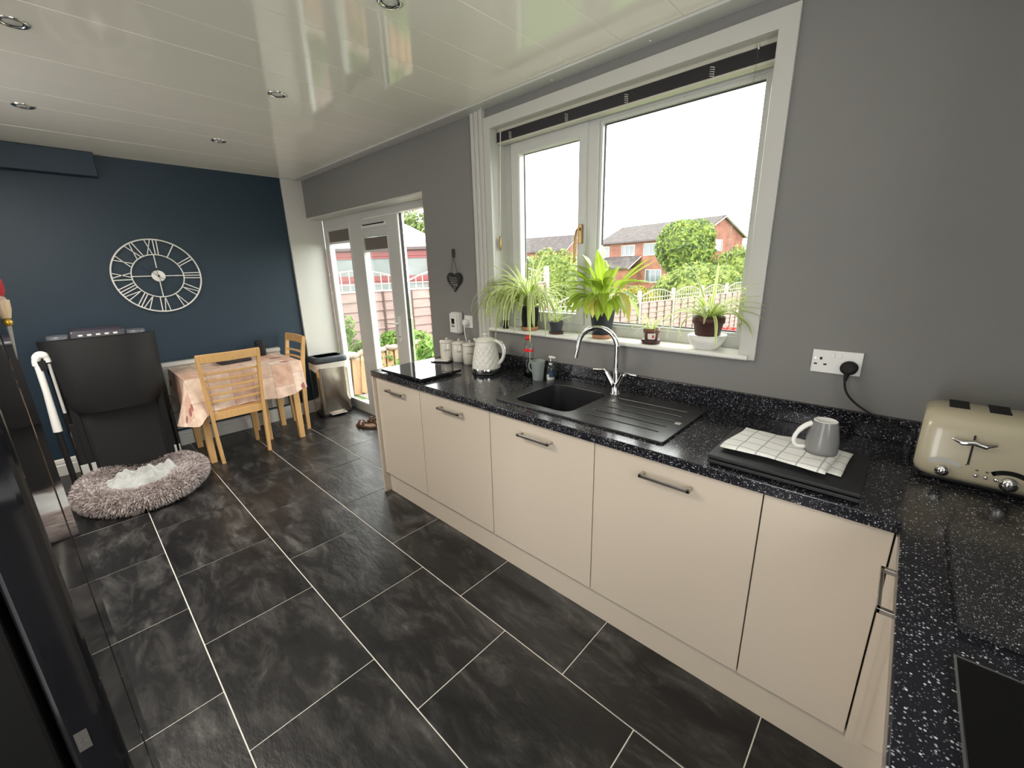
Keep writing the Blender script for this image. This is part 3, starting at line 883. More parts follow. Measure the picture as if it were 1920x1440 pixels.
b_ = thing('washing_up_bottle', 'clear washing-up liquid bottle with red cap behind the sink', 'bottle', (3.185, -.115, .9))
sc = lambda pr: [[(r*1.0*math.cos(2*PI*i/24)*1.15, r*.75*math.sin(2*PI*i/24), z) for i in range(24)] for r, z in pr]
obj('bottle', MB().rings(sc([(.030, 0), (.036, .005), (.036, .09), (.032, .13), (.035, .165), (.028, .195), (.014, .215), (.012, .225)])), clear_pl, b_)
obj('liquid', MB().rings(sc([(.028, .003), (.034, .007), (.034, .088), (.030, .10)])), green_clear, b_)
obj('cap', MB().lathe([(.013, .224), (.017, .226), (.018, .238), (.015, .248), (.009, .254), (.004, .255)], n=16), red_pl, b_)
obj('label', MB().rings([[(r*1.15*math.cos(a), r*.75*math.sin(a), z) for a in [math.radians(-110+8*i) for i in range(14)]] for r, z in ((.0368, .158), (.0362, .176))], False, False, closed=False), red_pl, b_)
p_ = thing('measuring_cup', 'pale translucent plastic cup with handle beside the soap dispenser', 'cup', (3.275, -.135, .9))
frost = M('frosted_plastic', (0.42, 0.47, 0.45), 0.4, var=0.05, alpha=0.5)
obj('cup', MB().lathe([(.030, 0), (.031, .003), (.043, .112), (.044, .115), (.041, .115), (.029, .006), (.0, .005)], n=24, cap1=False), frost, p_)
obj('handle', MB().tube(bez((-.038, -.004, .10), (-.075, -.01, .115), (-.07, -.01, .04), (-.033, -.004, .045), 10), .005, 8), frost, p_)
s2 = thing('soap_dispenser', 'small clear pump soap dispenser with white soap beside the cup', 'dispenser', (3.345, -.105, .9))
obj('bottle', MB().lathe([(.022, 0), (.025, .004), (.025, .075), (.018, .09), (.010, .096)], n=20), clear_pl, s2)
obj('soap', MB().lathe([(.021, .003), (.0235, .006), (.0235, .035), (.0, .036)], n=20), white_pl, s2)
obj('pump', MB().cyl((0, 0, .095), (0, 0, .112), .011).cyl((0, 0, .112), (0, 0, .135), .004).box(-.010, .034, -.007, .007, .135, .146), white_pl, s2, bev=0.002)
obj('collar', MB().cyl((0, 0, .108), (0, 0, .114), .0115, n=16), rubber, s2)
obj('label', MB().rings([[(.0253*math.cos(a), .0253*math.sin(a), z) for a in [math.radians(-75+12*i) for i in range(9)]] for z in (.025, .068)], False, False, closed=False), M('navy_label', (0.03, 0.05, 0.09), 0.4), s2)

t_ = thing('chopping_board', 'thick black slate chopping board under the folded tea towel', 'board', (4.59, -.452, .9))
obj('lower_board', MB().box(-.198, .198, -.162, .162, .004, .0165), stone_board, t_, bev=0.003)
obj('upper_board', MB().box(-.198, .198, -.158, .162, .0185, .031), stone_board, t_, bev=0.003)
for sx in (-1, 1):
    for sy in (-1, 1):
        obj('foot', MB().cyl((sx*.17, sy*.13, 0), (sx*.17, sy*.13, .0185), .010, n=10), rubber, t_)

def wavy_sheet(x0, x1, y0, y1, z, th, seed, amp=.003):
    r = random.Random(seed)
    ph = [r.uniform(0, 6) for _ in range(6)]
    nx, ny = 26, 18
    def P(i, j, k):
        u, v = i/nx, j/ny
        x = x0+(x1-x0)*u+.006*math.sin(5*v+ph[0])*(1 if i == 0 else .2)
        y = y0+(y1-y0)*v+.006*math.sin(6*u+ph[1])
        zz = z+amp*(math.sin(9*u+ph[2]+3*v)+.6*math.sin(13*v+ph[3])+.5*math.sin(21*u-8*v+ph[4]))*(.3+.7*k)
        e = min(i, nx-i, j, ny-j)
        return (x, y, zz+(th*(1 if e > 0 else .55) if k else (0 if e > 0 else th*.3)))
    m = MB()
    top = [P(i, j, 1) for i in range(nx+1) for j in range(ny+1)]
    bot = [P(i, j, 0) for i in range(nx+1) for j in range(ny+1)]
    n = ny+1; o = len(top)
    f = []
    for i in range(nx):
        for j in range(ny):
            a = i*n+j
            f += [(a, a+n, a+n+1, a+1), (o+a, o+a+1, o+a+n+1, o+a+n)]
    for i in range(nx):
        for j in (0, ny):
            a = i*n+j; q = (a, a+n, o+a+n, o+a)
            f.append(q if j else q[::-1])
    for j in range(ny):
        for i in (0, nx):
            a = i*n+j; q = (a, a+1, o+a+1, o+a)
            f.append(q[::-1] if i else q)
    return m.add(top+bot, f, True)
tw = thing('tea_towel', 'white tea towel with grey checks folded on the slate board', 'towel', (4.58, -.43, .932), -.06)
obj('lower_fold', wavy_sheet(-.150, .160, -.098, .105, 0.002, .007, 3, .0012), towel_m, tw)
obj('upper_fold', wavy_sheet(-.158, .130, -.130, .100, .011, .008, 5, .0018), towel_m, tw)
mg = thing('mug', 'grey stoneware mug with pale handle upside down on the tea towel', 'mug', (4.668, -.415, .953), math.radians(198))
obj('body', MB().lathe([(.040, 0), (.043, 0), (.0445, .012), (.043, .045), (.036, .085), (.0315, .104)], n=32, cap0=False, cap1=False), grey_glaze, mg)
obj('base', MB().lathe([(.0315, .104), (.030, .1055), (.0285, .1055), (.027, .103), (.0, .103)], n=32, cap0=False, cap1=False), white_glaze, mg)
obj('handle', MB().tube(bez((.033, 0, .092), (.075, 0, .075), (.10, 0, -.005), (.040, 0, .012), 14), [.008]*5+[.0065]*10, 10), white_glaze, mg)

# toaster
ts = thing('toaster', 'cream four-slot toaster with chrome levers and dials at the right', 'toaster', (5.078, -.213, .9), -.035)
ts.scale = (1, 1, 1.045)
def rbox(hx, prof, r=.05, n=8):
    """rounded loaf: profile in (y, z), ends pulled in"""
    m = MB(); rings_ = []
    steps = [(-hx, .80), (-hx+.006, .90), (-hx+.02, .965), (-hx+.045, 1.0)]
    steps += [(-x, s_) for x, s_ in steps[::-1]]
    cy_, cz_ = sum(p[0] for p in prof)/len(prof), sum(p[1] for p in prof)/len(prof)
    for x, s_ in steps:
        rings_.append([(x, cy_+(y-cy_)*s_, max(.012, cz_+(z-cz_)*s_)) for y, z in prof])
    return m.rings(rings_)
prof = [(-.098, .016), (-.106, .03), (-.107, .06), (-.101, .10), (-.090, .15), (-.078, .18), (-.062, .198), (-.04, .205), (.04, .205), (.07, .198), (.09, .175), (.10, .12), (.102, .05), (.098, .016)]
obj('body', rbox(.19, prof), toaster_m, ts)
obj('base', MB().box(-.165, .165, -.085, .085, 0, .02), black_pl, ts, bev=0.006)
for x in (-.122, -.042, .042, .122):
    obj('slot', MB().box(x-.021, x+.021, -.036, .058, .17, .2056), rubber, ts)
def onf(x, z, o=0.0):
    yf = np.interp(z, [.016, .03, .06, .10, .15, .18], [-.098, -.106, -.107, -.101, -.090, -.078])
    return (x, float(yf)-o, z)
for x in (-.082, .082):
    obj('lever_slot', MB().bar(onf(x, .07, .0005), onf(x, .15, .0005), .006, .004, (1, 0, 0)), rubber, ts)
    obj('seam', MB().bar(onf(x-.005, .02, .0002), onf(x-.003, .07, .0002), .0014, .002, (1, 0, 0)), peg_m, ts)
    lv = MB().tube([onf(x-.042, .138, .022), onf(x-.022, .132, .028), onf(x, .136, .024), onf(x+.022, .132, .028), onf(x+.042, .138, .02)], [.003, .007, .008, .007, .003], 8).cyl(onf(x, .134, -.004), onf(x, .134, .022), .005)
    obj('lever', lv, chrome, ts)
for x, r in ((-.128, .017), (.0, .020), (.128, .017)):
    obj('dial', MB().ball(onf(x, .040, .002), (r, .016, r), 18, 10), chrome, ts)
    a_ = [math.radians(d) for d in range(50, 131, 10)]
    up = [onf(x+.058*math.cos(q), .016+.054*math.sin(q)+.006, .0012) for q in a_]
    dn = [onf(x+.048*math.cos(q), .016+.042*math.sin(q)+.006, .0012) for q in a_]
    m = MB(); n_ = len(a_)
    m.add(up+dn, [(i, i+1, n_+i+1, n_+i) for i in range(n_-1)])
    obj('browning_window', m, black_gl if x == 0 else grey_w_pl, ts)
for x0_ in (-.062, .100):
    for q in range(3):
        obj('button', MB().ball(onf(x0_+q*.019, .045, .0), (.0055, .006, .0055), 10, 6), chrome, ts)
        obj('mark', MB().box(x0_+q*.019-.003, x0_+q*.019+.003, onf(0, .060)[1]-.0008, onf(0, .060)[1], .058, .062), ink, ts)
flex = tag(obj('toaster_flex', MB().tube(bez((4.672, -.045, 1.135), (4.66, -.05, 1.04), (4.72, -.03, 1.0), (4.93, -.06, .935), 16), .0038, 8), rubber), 'black toaster flex running from the plug down to the worktop', 'cable')

sv = tag(obj('granite_saver', poly(rect(4.952, 5.40, -1.005, -.60), [], .9, .92, XY), granite_m, bev=0.003), 'speckled dark granite worktop saver in the corner before the toaster', 'board')
hb = thing('hob', 'black glass hob set into the right arm of the worktop', 'hob', (0, 0, 0))
obj('glass_top', MB().box(4.947, 5.46, -1.70, -1.085, .8995, .906), M('black_hob_glass', (0.004, 0.004, 0.004), 0.18, spec=0.3), hb, bev=0.002)
obj('edge_trim', poly(rect(4.944, 5.463, -1.703, -1.082), [rect(4.9475, 5.4595, -1.6995, -1.0855)], .9, .907, XY), chrome, hb)

# ------------------------------------------------------------------ on the window wall
def plate(name, lab, x0, x1, z0, z1):
    s_ = thing(name, lab, 'socket', ((x0+x1)/2, 0, (z0+z1)/2))
    w, h = (x1-x0)/2, (z1-z0)/2
    obj('faceplate', MB().box(-w, w, -.0095, 0, -h, h), white_pl, s_, bev=0.002)
    return s_
s_ = plate('double_socket', 'white double wall socket above the upstand, right of the window', 4.556, 4.709, 1.120, 1.208)
for x in (-.048,):
    obj('pin_hole', MB().box(x-.004, x+.004, -.0102, -.009, .006, .016), rubber, s_)
    obj('pin_hole', MB().box(x-.020, x-.010, -.0102, -.009, -.014, -.008), rubber, s_)
    obj('pin_hole', MB().box(x+.010, x+.020, -.0102, -.009, -.014, -.008), rubber, s_)
    obj('screw', MB().cyl((x-.018, -.0103, .011), (x-.018, -.009, .011), .003, n=8), steel, s_)
for x in (-.014, .006):
    obj('switch', MB().box(x-.008, x+.008, -.0125, -.009, .016, .036), white_pl, s_, bev=0.001)
pg = thing('plug', 'black plug in the right half of the double socket', 'plug', (4.674, -.0098, 1.152))
obj('body', MB().rings([[(.027*s_*math.cos(a), y, .025*s_*math.sin(a)-.002) for a in [2*PI*i/18 for i in range(18)]] for s_, y in ((1, 0), (1, -.018), (.88, -.028), (.5, -.030))]), rubber, pg)
obj('strain_relief', MB().tube([(-.002, -.018, -.022), (-.003, -.03, -.036), (-.003, -.034, -.046)], [.009, .007, .005], 8), rubber, pg)
s_ = plate('single_socket', 'white single wall socket beside the white wall control box', 2.490, 2.576, 1.134, 1.220)
obj('switch', MB().box(.012, .028, -.0125, -.009, .010, .03), white_pl, s_, bev=0.001)
pg = thing('plug', 'white plug with a white cable in the single socket', 'plug', (2.522, -.0098, 1.172))
obj('body', MB().rings([[(.026*q*math.cos(a), y, .026*q*math.sin(a)) for a in [2*PI*i/18 for i in range(18)]] for q, y in ((1, 0), (1, -.022), (.85, -.032), (.4, -.034))]), white_pl, pg)
obj('cable', MB().tube(bez((0, -.03, -.02), (.01, -.045, -.08), (.03, -.03, -.16), (.045, -.018, -.268), 12), .0042, 8), white_pl, pg)
cb = thing('wall_control', 'white wall-mounted control box with a small dark display', 'control box', (2.425, 0, 1.165))
obj('case', MB().box(-.048, .048, -.055, 0, -.078, .078), white_pl, cb, bev=0.018, seg=3)
obj('front_cover', MB().box(-.040, .040, -.060, -.054, -.068, .068), white_pl, cb, bev=0.003)
obj('display', MB().box(-.018, .014, -.0615, -.0598, -.005, .032), black_gl, cb)
obj('buttons', MB().box(-.018, -.006, -.0615, -.0598, -.028, -.014).box(.0, .012, -.0615, -.0598, -.028, -.014), grey_pl, cb)

ht = thing('heart_plaque', 'black slate heart with white writing hanging by twine on the wall', 'plaque', (2.412, -.004, 1.46))
hs = [(16*math.sin(a)**3/16*.080, (13*math.cos(a)-5*math.cos(2*a)-2*math.cos(3*a)-math.cos(4*a))/16*.074) for a in [2*PI*i/40 for i in range(40)]]
obj('heart', poly(hs, [], -.014, -.004, XZ), slate_m, ht, bev=0.002)
obj('twine', MB().tube([(-.032, -.010, .055), (0, -.010, .168), (.034, -.010, .055)], .0028, 6), twine, ht)
obj('peg', MB().box(-.009, .009, -.016, -.002, .158, .215), peg_m, ht, bev=0.004)
wr2 = MB()
for i, (a, b) in enumerate([(-.036, .028), (-.040, .040), (-.040, .032), (-.034, .038)]):
    x = a
    rr = random.Random(i)
    while x < b:
        l_ = rr.uniform(.006, .014); wr2.box(x, min(x+l_, b), -.0146, -.0138, .017-.0145*i, .0205-.0145*i); x += l_+.0035
wr2.bar((-.044, -.0142, .006), (-.046, -.0142, .034), .0012, .003, (0, 1, 0)).bar((-.05, -.0142, .036), (-.044, -.0142, .03), .0012, .003, (0, 1, 0))
for c_, r in (((0, -.040), .009), ((.024, -.034), .006), ((.002, -.058), .005)):
    wr2.tube([(c_[0]+r*math.cos(a), -.0142, c_[1]+r*math.sin(a)) for a in [2*PI*i/10 for i in range(11)]], .0012, 4)
obj('writing', wr2, chalk, ht)

# ------------------------------------------------------------------ plants on the sill
def ribbon(path, widths, fold=.25, lateral=None):
    P = [Vector(p) for p in path]
    vs, ac = [], []
    for i, p in enumerate(P):
        t = (P[min(i+1, len(P)-1)]-P[max(i-1, 0)]).normalized()
        s_ = lateral if lateral else t.cross(Vector((0, 0, 1)))
        if s_.length < 1e-3: s_ = Vector((1, 0, 0))
        s_ = (s_-t*s_.dot(t)).normalized()
        nrm = s_.cross(t).normalized()
        w = widths[i]
        for a in (-1, -.5, 0, .5, 1):
            vs.append(p+s_*w*a*.5+nrm*w*abs(a)*fold*.5); ac.append(a)
    fs = []
    for i in range(len(P)-1):
        for k in range(4):
            a = i*5+k
            fs.append((a, a+1, a+6, a+5))
    m = MB().add(vs, fs, True)
    me = m.mesh('leaf')
    at = me.attributes.new('across', 'FLOAT', 'POINT')
    at.data.foreach_set('value', ac)
    return me
def keep_in(p, wx, wy):
    """stay on the room side of the glass and off the sill (p is local, wx/wy the pot)"""
    x, y, z = p
    Y, Xw = y+wy, x+wx
    if (Xw > 4.285 or Xw < 2.83) and Y > -.036: Y = -.036
    Zw = z+1.158
    if Y > .085: Y = .085
    if Zw < 1.162 and Y > -.052:
        if Y > -.03: Zw = 1.162+.002
        else: Y = -.052
    return (x, Y-wy, Zw-1.158)
def arch(az, el, L, droop, n=12, z0=0.0, start=.012):
    p = Vector((math.cos(az)*start, math.sin(az)*start, z0)); out = [p.copy()]
    e = el
    for i in range(n):
        p = p+Vector((math.cos(az)*math.cos(e), math.sin(az)*math.cos(e), math.sin(e)))*(L/n)
        out.append(p.copy())
        e -= droop/n*(0.5+1.0*i/n)
        e = max(e, -1.45)
    return out
def pot(parent, prof, mat, soil_r, soil_z, name='pot'):
    obj(name, MB().lathe(prof, n=30, cap1=False), mat, parent)
    obj('soil', MB().lathe([(soil_r, soil_z-.002), (soil_r*.6, soil_z+.004), (0.0, soil_z+.006)], n=20, cap0=False, cap1=False), soil, parent)
def spider(label, x, y, pots, top, leaves, group=None, saucer=None, name='spider_plant'):
    pl = thing(name, label, 'plant', (x, y, 1.158), group=group)
    pots(pl)
    for az, el, L, dr, w in leaves:
        pth_ = [keep_in(p, x, y) for p in arch(az, el, L, dr, 14, top)]
        n = len(pth_)
        obj('leaf', ribbon(pth_, [w*(.55+.45*min(1, i/3))*(1-((max(0, i-n*.45))/(n*.55))**1.6)+.0008 for i in range(n)], .35), spider_m, pl)
    return pl
R_ = random.Random(11)
lv = []
for i in range(150):
    az = R_.uniform(0, 2*PI)
    back = math.sin(az) > .25
    el = R_.uniform(.55, 1.45) if i > 22 else R_.uniform(.9, 1.5)
    L = R_.uniform(.24, .47)*(.75 if back else 1)
    dr = R_.uniform(1.6, 3.6) if el < 1.2 or i > 30 else R_.uniform(.35, 1.2)
    lv.append((az, el, L, dr, R_.uniform(.012, .018)))
lv += [(math.radians(190), .5, .42, .75, .010), (math.radians(205), 1.1, .40, 1.5, .009), (math.radians(160), 1.05, .34, .5, .010), (math.radians(10), .85, .34, 1.0, .010),
       (math.radians(250), .9, .46, 3.1, .011), (math.radians(285), .9, .48, 3.2, .011), (math.radians(310), .9, .45, 3.0, .011), (math.radians(225), .8, .45, 3.0, .011), (math.radians(270), .7, .42, 2.9, .011)]
lv += [(math.radians(R_.uniform(195, 345)), R_.uniform(.6, 1.05), R_.uniform(.34, .50), R_.uniform(2.7, 3.3), R_.uniform(.012, .017)) for _ in range(26)]
def pots1(p):
    pot(p, [(.046, .018), (.048, .02), (.060, .140), (.063, .142), (.063, .148), (.058, .148), (.056, .13)], pot_black, .056, .134)
    obj('saucer', MB().lathe([(.044, 0), (.052, .003), (.056, .024), (.053, .024), (.049, .006), (0, .006)], n=28, cap1=False), terra, p)
sp1 = spider('largest spider plant with trailing leaves in a black pot, left end of the sill', 3.075, .03, pots1, .14, lv)
obj('stake', MB().cyl((-.012, 0, .13), (-.022, .01, .43), .0022, n=6), peg_m, sp1)
lv = [(R_.uniform(0, 2*PI), R_.uniform(.5, 1.4), R_.uniform(.07, .14), R_.uniform(.8, 2.6), .006) for i in range(22)]
def pots2(p):
    pot(p, [(.030, .012), (.032, .014), (.041, .066), (.044, .067), (.044, .074), (.040, .074), (.039, .062)], pot_grey, .039, .064)
    obj('saucer', MB().lathe([(.034, 0), (.042, .002), (.044, .014), (.042, .014), (.038, .005), (0, .005)], n=24, cap1=False), terra_dk, p)
spider('small leafy seedling plant in a grey pot on a brown saucer', 3.305, .0, pots2, .068, lv, name='potted_seedling')
lv = [(R_.uniform(0, 2*PI), R_.uniform(.35, 1.3), R_.uniform(.08, .17), R_.uniform(.8, 2.4), .006) for i in range(24)]
def pots4(p):
    pot(p, [(.027, .014), (.029, .016), (.035, .055), (.039, .056), (.039, .076), (.036, .076), (.034, .06)], terra_br, .034, .066)
    obj('saucer', MB().lathe([(.036, 0), (.045, .003), (.047, .022), (.044, .022), (.041, .006), (0, .006)], n=24, cap1=False), saucer_m, p)
    a0 = math.radians(-62)
    lb = obj('label', MB().rings([[((.0325+.0035*(z-.025)/.03)*math.cos(a0+q), (.0325+.0035*(z-.025)/.03)*math.sin(a0+q), z) for q in [(-.55+.14*i) for i in range(9)]] for z in (.024, .054)], False, False, closed=False), paper, p)
    obj('red_dot', MB().rings([[((.0333+.0035*(z-.025)/.03)*math.cos(a0+q), (.0333+.0035*(z-.025)/.03)*math.sin(a0+q), z) for q in (.08, .2, .32)] for z in (.032, .046)], False, False, closed=False), red_pl, lb)
spider('small spider plant in a brown pot with a white label and dark saucer', 3.885, .012, pots4, .07, lv)
lv = []
for i in range(46):
    az = R_.uniform(0, 2*PI)
    el = R_.uniform(.45, 1.35)
    lv.append((az, el, R_.uniform(.16, .28)*(.7 if math.sin(az) > .4 else 1), R_.uniform(.8, 2.4), R_.uniform(.014, .020)))
lv += [(math.radians(178), .55, .30, 1.7, .012), (math.radians(195), .45, .28, 2.2, .012), (math.radians(150), 1.25, .30, .7, .013), (math.radians(90), 1.4, .26, .5, .013), (math.radians(20), 1.0, .28, 1.0, .011),
       (math.radians(-10), .8, .28, 1.6, .012), (math.radians(-22), .5, .26, 2.2, .012), (math.radians(-60), .5, .24, 3.4, .013), (math.radians(240), .5, .22, 3.2, .012), (math.radians(222), .5, .25, 2.9, .014), (math.radians(35), .9, .26, .9, .011)]
def pots5(p):
    pot(p, [(.050, .062), (.053, .064), (.063, .118), (.068, .119), (.070, .148), (.066, .148), (.062, .122)], terra_dk, .062, .132)
    bw = MB()
    def sq(r, e, z): return [(r*(abs(math.cos(a))**e)*(1 if math.cos(a) >= 0 else -1), r*(abs(math.sin(a))**e)*(1 if math.sin(a) >= 0 else -1), z) for a in [2*PI*i/32 for i in range(32)]]
    bw.rings([sq(.042, .8, 0), sq(.047, .75, .003), sq(.060, .68, .016), sq(.070, .62, .036), sq(.076, .6, .066), sq(.072, .6, .066), sq(.056, .68, .02), sq(.01, .9, .015)], True, True)
    obj('bowl', bw, white_glaze, p)
spider('spider plant in a dark brown pot standing in a white square bowl', 4.145, .03, pots5, .138, lv)

pl = thing('peace_lily', 'yellow-green peace lily with white flowers in a charcoal pot, middle of the sill', 'plant', (3.60, .02, 1.158))
pot(pl, [(.047, .018), (.050, .02), (.067, .150), (.071, .151), (.071, .160), (.066, .160), (.064, .145)], pot_char, .064, .148)
obj('saucer', MB().lathe([(.044, 0), (.052, .003), (.055, .022), (.052, .022), (.048, .006), (0, .006)], n=28, cap1=False), terra, pl)
def lily_leaf(az, el, L, dr, w, mat):
    # a stalk that rises, then a blade that arches over
    n = 17
    p = Vector((math.cos(az)*.014, math.sin(az)*.014, .150)); pts = [p.copy()]
    e = el
    for i in range(n-1):
        u = i/(n-1)
        p = p+Vector((math.cos(az)*math.cos(e), math.sin(az)*math.cos(e), math.sin(e)))*(L/(n-1))
        pts.append(p.copy())
        e -= dr/(n-1)*(.35 if u < .34 else (2.3 if u < .56 else .85))
    pts = [keep_in(q, 3.60, .02) for q in pts]
    ws = [.0045 if k/(n-1) < .38 else max(.001, w*math.sin(PI*((k/(n-1)-.38)/.62)**.8)) for k in range(n)]
    obj('leaf', ribbon(pts, ws, .25), mat, pl)
R_ = random.Random(5)
spec = []
for i in range(44):
    a = R_.uniform(0, 360)
    if 40 < a < 140 and R_.random() < .5: a += 180
    k = R_.random()
    if k < .28: spec.append((a, R_.uniform(.7, 1.05), R_.uniform(.22, .28), R_.uniform(2.0, 2.8)))
    elif k < .86: spec.append((a, R_.uniform(1.0, 1.35), R_.uniform(.25, .35), R_.uniform(1.1, 1.9)))
    else: spec.append((a, R_.uniform(1.15, 1.4), R_.uniform(.27, .34), R_.uniform(.3, .7)))
spec += [(180, 1.35, .40, 1.6), (188, 1.2, .40, 1.5), (172, 1.3, .38, 1.4), (196, 1.0, .36, 1.5), (-12, .95, .36, 1.3), (-30, .8, .36, 2.6), (6, 1.05, .37, .55), (18, 1.05, .36, .7), (272, .9, .25, 3.0), (240, .9, .28, 2.5), (300, .95, .27, 2.7)]
for i, (a, el, L, dr) in enumerate(spec):
    lily_leaf(math.radians(a), el, L, dr, R_.uniform(.042, .058), lily_old if i % 9 == 4 else lily_m)
for x, y, z, a in ((.012, -.045, .415, 300), (-.055, -.065, .375, 240)):
    st_ = obj('flower_stem', MB().tube(bez((0, 0, .148), (x*.3, y*.3, .22), (x, y, z-.05), (x, y, z), 8), .0022, 6), lily_m, pl)
    pts = arch(math.radians(a), 1.35, .085, .8, 10, 0, 0)
    me = ribbon([p+Vector((x, y, z-.01)) for p in pts], [max(.001, .046*math.sin(PI*min(1, (i/10)**.7))) for i in range(11)], .6)
    obj('spathe', me, spathe_m, pl)
tp_ = thing('small_pot', 'tiny dark empty pot half hidden by spider plant leaves', 'pot', (2.905, -.012, 1.158))
obj('pot', MB().lathe([(.016, 0), (.018, .002), (.022, .045), (.024, .046), (.024, .052), (.021, .052), (.019, .01), (0, .01)], n=20, cap1=False), pot_black, tp_)

# ------------------------------------------------------------------ dining end
tb = thing('dining_table', 'light oak dining table under the patterned tablecloth', 'table', (.44, -.985, 0))
obj('tabletop', MB().box(-.335, .32, -.43, .43, .725, .75), oak, tb, bev=0.004)
obj('apron', MB().box(-.27, .26, -.37, -.35, .65, .725).box(-.27, .26, .35, .37, .65, .725).box(-.28, -.26, -.37, .37, .65, .725).box(.24, .26, -.37, .37, .65, .725), oak, tb)
for x in (-.25, .24):
    for y in (-.36, .37):
        m = MB().rings([[(x-.023, y-.023, 0), (x+.023, y-.023, 0), (x+.023, y+.023, 0), (x-.023, y+.023, 0)], [(x-.03, y-.03, .725), (x+.03, y-.03, .725), (x+.03, y+.03, .725), (x-.03, y+.03, .725)]], smooth=False)
        obj('leg', m, oak, tb, bev=0.003)
# tablecloth
def cloth():
    x0, x1, y0_, y1 = .098, .760, -1.425, -.545
    per = []
    def side(a, b, n, nrm):
        for i in range(n): per.append((a[0]+(b[0]-a[0])*i/n, a[1]+(b[1]-a[1])*i/n, *nrm))
    n1, n2, nc = 26, 36, 6
    r = .012
    side((x1, y0_+r), (x1, y1-r), n2, (1, 0))
    for i in range(nc): a = PI/2*i/nc; per.append((x1-r+r*math.cos(a), y1-r+r*math.sin(a), math.cos(a), math.sin(a)))
    side((x1-r, y1), (x0+r, y1), n1, (0, 1))
    for i in range(nc): a = PI/2+PI/2*i/nc; per.append((x0+r+r*math.cos(a), y1-r+r*math.sin(a), math.cos(a), math.sin(a)))
    side((x0, y1-r), (x0, y0_+r), n2, (-1, 0))
    for i in range(nc): a = PI+PI/2*i/nc; per.append((x0+r+r*math.cos(a), y0_+r+r*math.sin(a), math.cos(a), math.sin(a)))
    side((x0+r, y0_), (x1-r, y0_), n1, (0, -1))
    for i in range(nc): a = 1.5*PI+PI/2*i/nc; per.append((x1-r+r*math.cos(a), y0_+r+r*math.sin(a), math.cos(a), math.sin(a)))
    n = len(per)
    cor = [(x1, y0_, .075, .095), (x1, y1, -.03, .02), (x0, y0_, .05, .03), (x0, y1, .03, .02)]
    rings_, uv = [], []
    K = 12
    for k in range(K+1):
        f = k/K
        ring = []
        for i, (x, y, nx, ny) in enumerate(per):
            drop = .29; fl_ = .012
            wob = .0
            for cx_, cy_, dd, ff in cor:
                d = math.hypot(x-cx_, y-cy_)
                g = math.exp(-(d/.07)**2)
                drop += dd*g; fl_ += ff*g
            s_ = i/n*2*PI
            wob = .007*math.sin(11*s_)+.005*math.sin(23*s_+1)+.004*math.sin(5*s_)
            if ny > .5: fl_ *= .4; wob *= .3; drop -= .04
            if nx < -.5: fl_ *= .2; wob *= .2; drop = .03
            o = fl_*f**1.3+wob*f*1.4+.004
            ring.append((x+nx*o, y+ny*o, .7545-(drop+.012*math.sin(7*s_))*f-(0.002 if k else 0)))
            uv.append((x+nx*drop*f, y+ny*drop*f, 0))
        rings_.append(ring)
    m = MB().rings(rings_, False, False)
    # top
    m.add(rings_[0], [tuple(range(n))]); uv += [(p[0], p[1], 0) for p in rings_[0]]
    me = m.mesh('tablecloth')
    a = me.attributes.new('flat', 'FLOAT_VECTOR', 'POINT')
    a.data.foreach_set('vector', [c for q in uv for c in q])
    return me
tag(obj('tablecloth', cloth(), cloth_m), 'pink and beige patchwork tablecloth with dark red motifs on the dining table', 'tablecloth')

def make_chair(label):
    """local: back at y=0, seat reaches +y"""
    c = thing('dining_chair', label, 'chair', group='light oak ladder-back dining chairs')
    for s_ in (-1, 1):
        post = [(s_*.178, .012, 0), (s_*.187, .010, .25), (s_*.192, .0, .45), (s_*.202, -.022, .70), (s_*.213, -.060, .935)]
        hw = [.017, .019, .021, .019, .016]
        m = MB().rings([[(x-.013, y-h, z), (x+.013, y-h, z), (x+.013, y+h, z), (x-.013, y+h, z)] for (x, y, z), h in zip(post, hw)], smooth=False)
        obj('leg', m, oak, c, bev=0.003)
        obj('leg', MB().rings([[(s_*.185-h, .37-h, z), (s_*.185+h, .37-h, z), (s_*.185+h, .37+h, z), (s_*.185-h, .37+h, z)] for z, h in ((0, .015), (.43, .02))], smooth=False), oak, c, bev=0.003)
    obj('seat', MB().rings([[(-.20, .0, z), (.20, .0, z), (.215, .40, z), (-.215, .40, z)] for z in (.448, .468)], smooth=False), oak_d, c, bev=0.006)
    obj('seat_rail', MB().box(-.185, .185, -.008, .012, .385, .448), oak, c, bev=0.003)
    obj('seat_rail', MB().box(-.17, .17, .36, .38, .385, .445), oak, c, bev=0.003)
    def ypost(z): return float(np.interp(z, [.25, .45, .70, .935], [.01, 0, -.022, -.060]))
    def curved(z0, z1, th, hw_):
        n = 10
        rr_ = []
        for i in range(n+1):
            u = -1+2*i/n
            yc0, yc1 = ypost(z0)-.018*(1-u*u), ypost(z1)-.018*(1-u*u)
            rr_.append([(u*hw_, yc0-th/2, z0), (u*hw_, yc0+th/2, z0), (u*hw_, yc1+th/2, z1), (u*hw_, yc1-th/2, z1)])
        return MB().rings(rr_, smooth=False)
    obj('crest_rail', curved(.872, .945, .022, .222), oak, c, bev=0.005)
    for z in (.535, .595, .655, .715, .775):
        obj('slat', curved(z, z+.018, .012, .20), oak, c, bev=0.002)
    return c
ch1 = make_chair('light oak ladder-back chair with its back to the viewer at the table front')
ch1.location = (.788, -1.115, 0); ch1.rotation_euler = (0, 0, PI/2)
ch2 = copy_tree(ch1)
ch2['label'] = 'light oak ladder-back chair at the far right end of the table'
ch2.location = (.33, -.47, 0); ch2.rotation_euler = (0, 0, PI)

